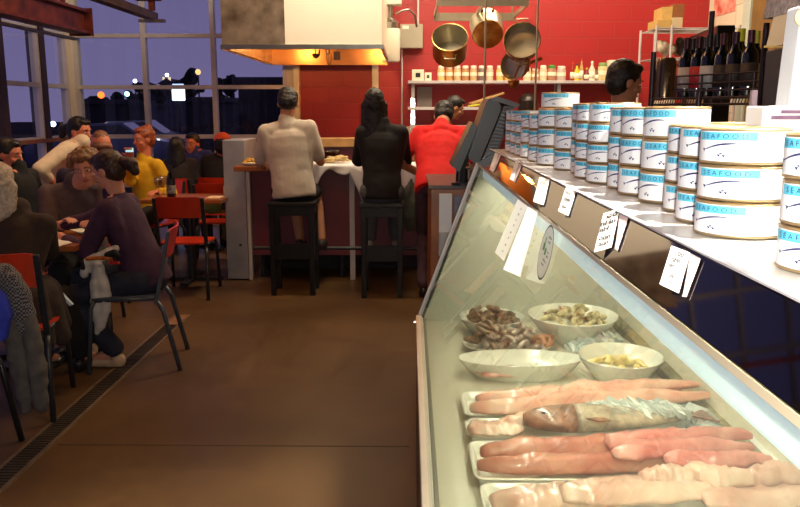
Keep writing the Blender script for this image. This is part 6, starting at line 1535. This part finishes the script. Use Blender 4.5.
# grey jacket tied over the lap and hanging down
t = thing('grey_jacket', P(100, 290, 4.28), 'light grey jacket with an orange and black cuff hanging over the purple sweater person lap', 'jacket')
gj = cl('light_grey_cloth', (206, 198, 192), .05); Yj = 4.27
mb = MB()
def strip(mb, pts, Y, th=.02):
    for (x0, y0, r0), (x1, y1, r1) in zip(pts[:-1], pts[1:]):
        a = P(x0, y0, Y); b = P(x1, y1, Y); mb.cap(a, b, r0, r1, 12)
strip(mb, [(98, 268, .035), (97, 290, .040), (99, 310, .044), (100, 325, .034), (97, 333, .014)], 4.33)
strip(mb, [(100, 268, .03), (105, 290, .035), (105, 310, .034), (103, 322, .02)], 4.32)
strip(mb, [(85, 274, .025), (88, 262, .03), (100, 256, .03), (112, 252, .03), (116, 248, .02)], 4.34)
voxel(mb, 'jacket_cloth', gj, t, .009, 2, .02, .05)
mb = MB(); strip(mb, [(87, 259, .012), (96, 258, .012), (106, 258, .012), (111, 259, .011)], 4.29); voxel(mb, 'orange_strap', mat('orange_strap', (196, 110, 30), .6, noise_s=50, rgb2=(140, 60, 20)), t, .007, 1)
mb = MB(); strip(mb, [(107, 255, .018), (114, 253, .022), (119, 256, .014)], 4.30); voxel(mb, 'black_cuff', blackc, t, .007, 1)
mb = MB(); strip(mb, [(111, 262.5, .012), (119, 263, .010)], 4.30); voxel(mb, 'red_tab', mat('red_tab', (176, 30, 26), .6, noise_s=9, noise_a=.05), t, .005, 1)
mb = MB(); strip(mb, [(82, 262, .012), (83, 268, .014)], 4.30); voxel(mb, 'dark_patch', blackc, t, .006, 1)
# blue white folder sticking out between chairs
sheet('blue_folder', [P(53, 284, 4.05), P(55, 284, 4.05), P(74, 304, 4.05), P(71, 305, 4.05)], mat('pale_blue_paper', (190, 206, 226), .6, noise_s=9, noise_a=.03), 'pale blue folded paper tilted beside the front table', 'paper', .02)
sheet('blue_paper_bag', [P(49, 322, 4.15), P(60, 327, 4.15), P(50, 350, 4.15), P(46, 356, 4.15)], mat('slate_blue_paper', (96, 110, 160), .6, noise_s=9, noise_a=.05), 'slate blue paper bag standing on the floor under the front table', 'bag', .05)
# jacket over near chair
chair(-2.14, 3.30, 152, 'black framed chair at the left edge with the checked jacket over it', seatm=blackp, backm=blackp, fr=blackp)
t = thing('checked_jacket', P(22, 330, 3.35), 'grey checked jacket draped over the chair at the left edge', 'jacket')
hj = mat('grey_check_cloth', (104, 98, 102), .85, noise_s=9, noise_a=.04)
nt = hj.node_tree; ck = nt.nodes.new('ShaderNodeTexChecker'); ck.inputs['Scale'].default_value = 110; ck.inputs['Color1'].default_value = lin((116, 112, 118))+(1,); ck.inputs['Color2'].default_value = lin((38, 36, 42))+(1,)
tcn = nt.nodes.new('ShaderNodeTexCoord'); nt.links.new(tcn.outputs['Object'], ck.inputs['Vector']); nt.links.new(ck.outputs['Color'], nt.nodes['Principled BSDF'].inputs['Base Color'])
mb = MB(); strip(mb, [(-6, 276, .05), (4, 274, .05), (12, 280, .05), (19, 296, .05), (24, 318, .05), (24, 345, .03)], 3.36); strip(mb, [(4, 280, .06), (8, 300, .07), (12, 330, .06), (14, 345, .04)], 3.37)
voxel(mb, 'jacket_body', hj, t, .010, 2, .03, .08)
gs = cl('grey_sleeve_cloth', (88, 82, 80), .08)
mb = MB(); strip(mb, [(13, 325, .045), (18, 350, .045), (22, 380, .042), (26, 408, .028)], 3.34); voxel(mb, 'sleeve', gs, t, .010, 2, .03, .06)
mb = MB(); strip(mb, [(24, 310, .04), (31, 335, .045), (37, 370, .045), (41, 407, .032)], 3.36); voxel(mb, 'sleeve', gs, t, .010, 2, .03, .06)
mb = MB(); strip(mb, [(-4, 296, .04), (2, 315, .045), (1, 335, .03)], 3.28)
tag(voxel(mb, 'blue_scarf', cl('royal_blue_cloth', (44, 60, 190)), None, .009, 2, .02, .05, loc=P(0, 335, 3.28)), 'royal blue scarf hanging beside the checked jacket at the left edge', 'scarf')
# apron hung on the bar right of the long haired person
q = P(413, 172, BY-.03)
t = thing('green_grey_bag', (q.x, BY-.05, .62), 'green grey jacket hanging on the bar front right of the long haired person', 'jacket')
mb = MB(); strip(mb, [(411, 178, .03), (406, 195, .06), (408, 215, .07), (410, 226, .05)], BY-.10); strip(mb, [(412, 178, .02), (416, 200, .06), (414, 226, .04)], BY-.10)
voxel(mb, 'jacket_cloth', cl('green_grey_cloth', (84, 86, 74)), t, .009, 2, .02, .06)
mb = MB(); a = P(404, 165, BY-.09); b = P(411, 180, BY-.09); c = P(417, 170, BY-.06)
mb.tube([V((a.x, BY-.10, .98)), V((b.x, BY-.10, .90)), V((c.x, BY-.10, .98))], .006, 6); mb.build('strap', blackc, t)
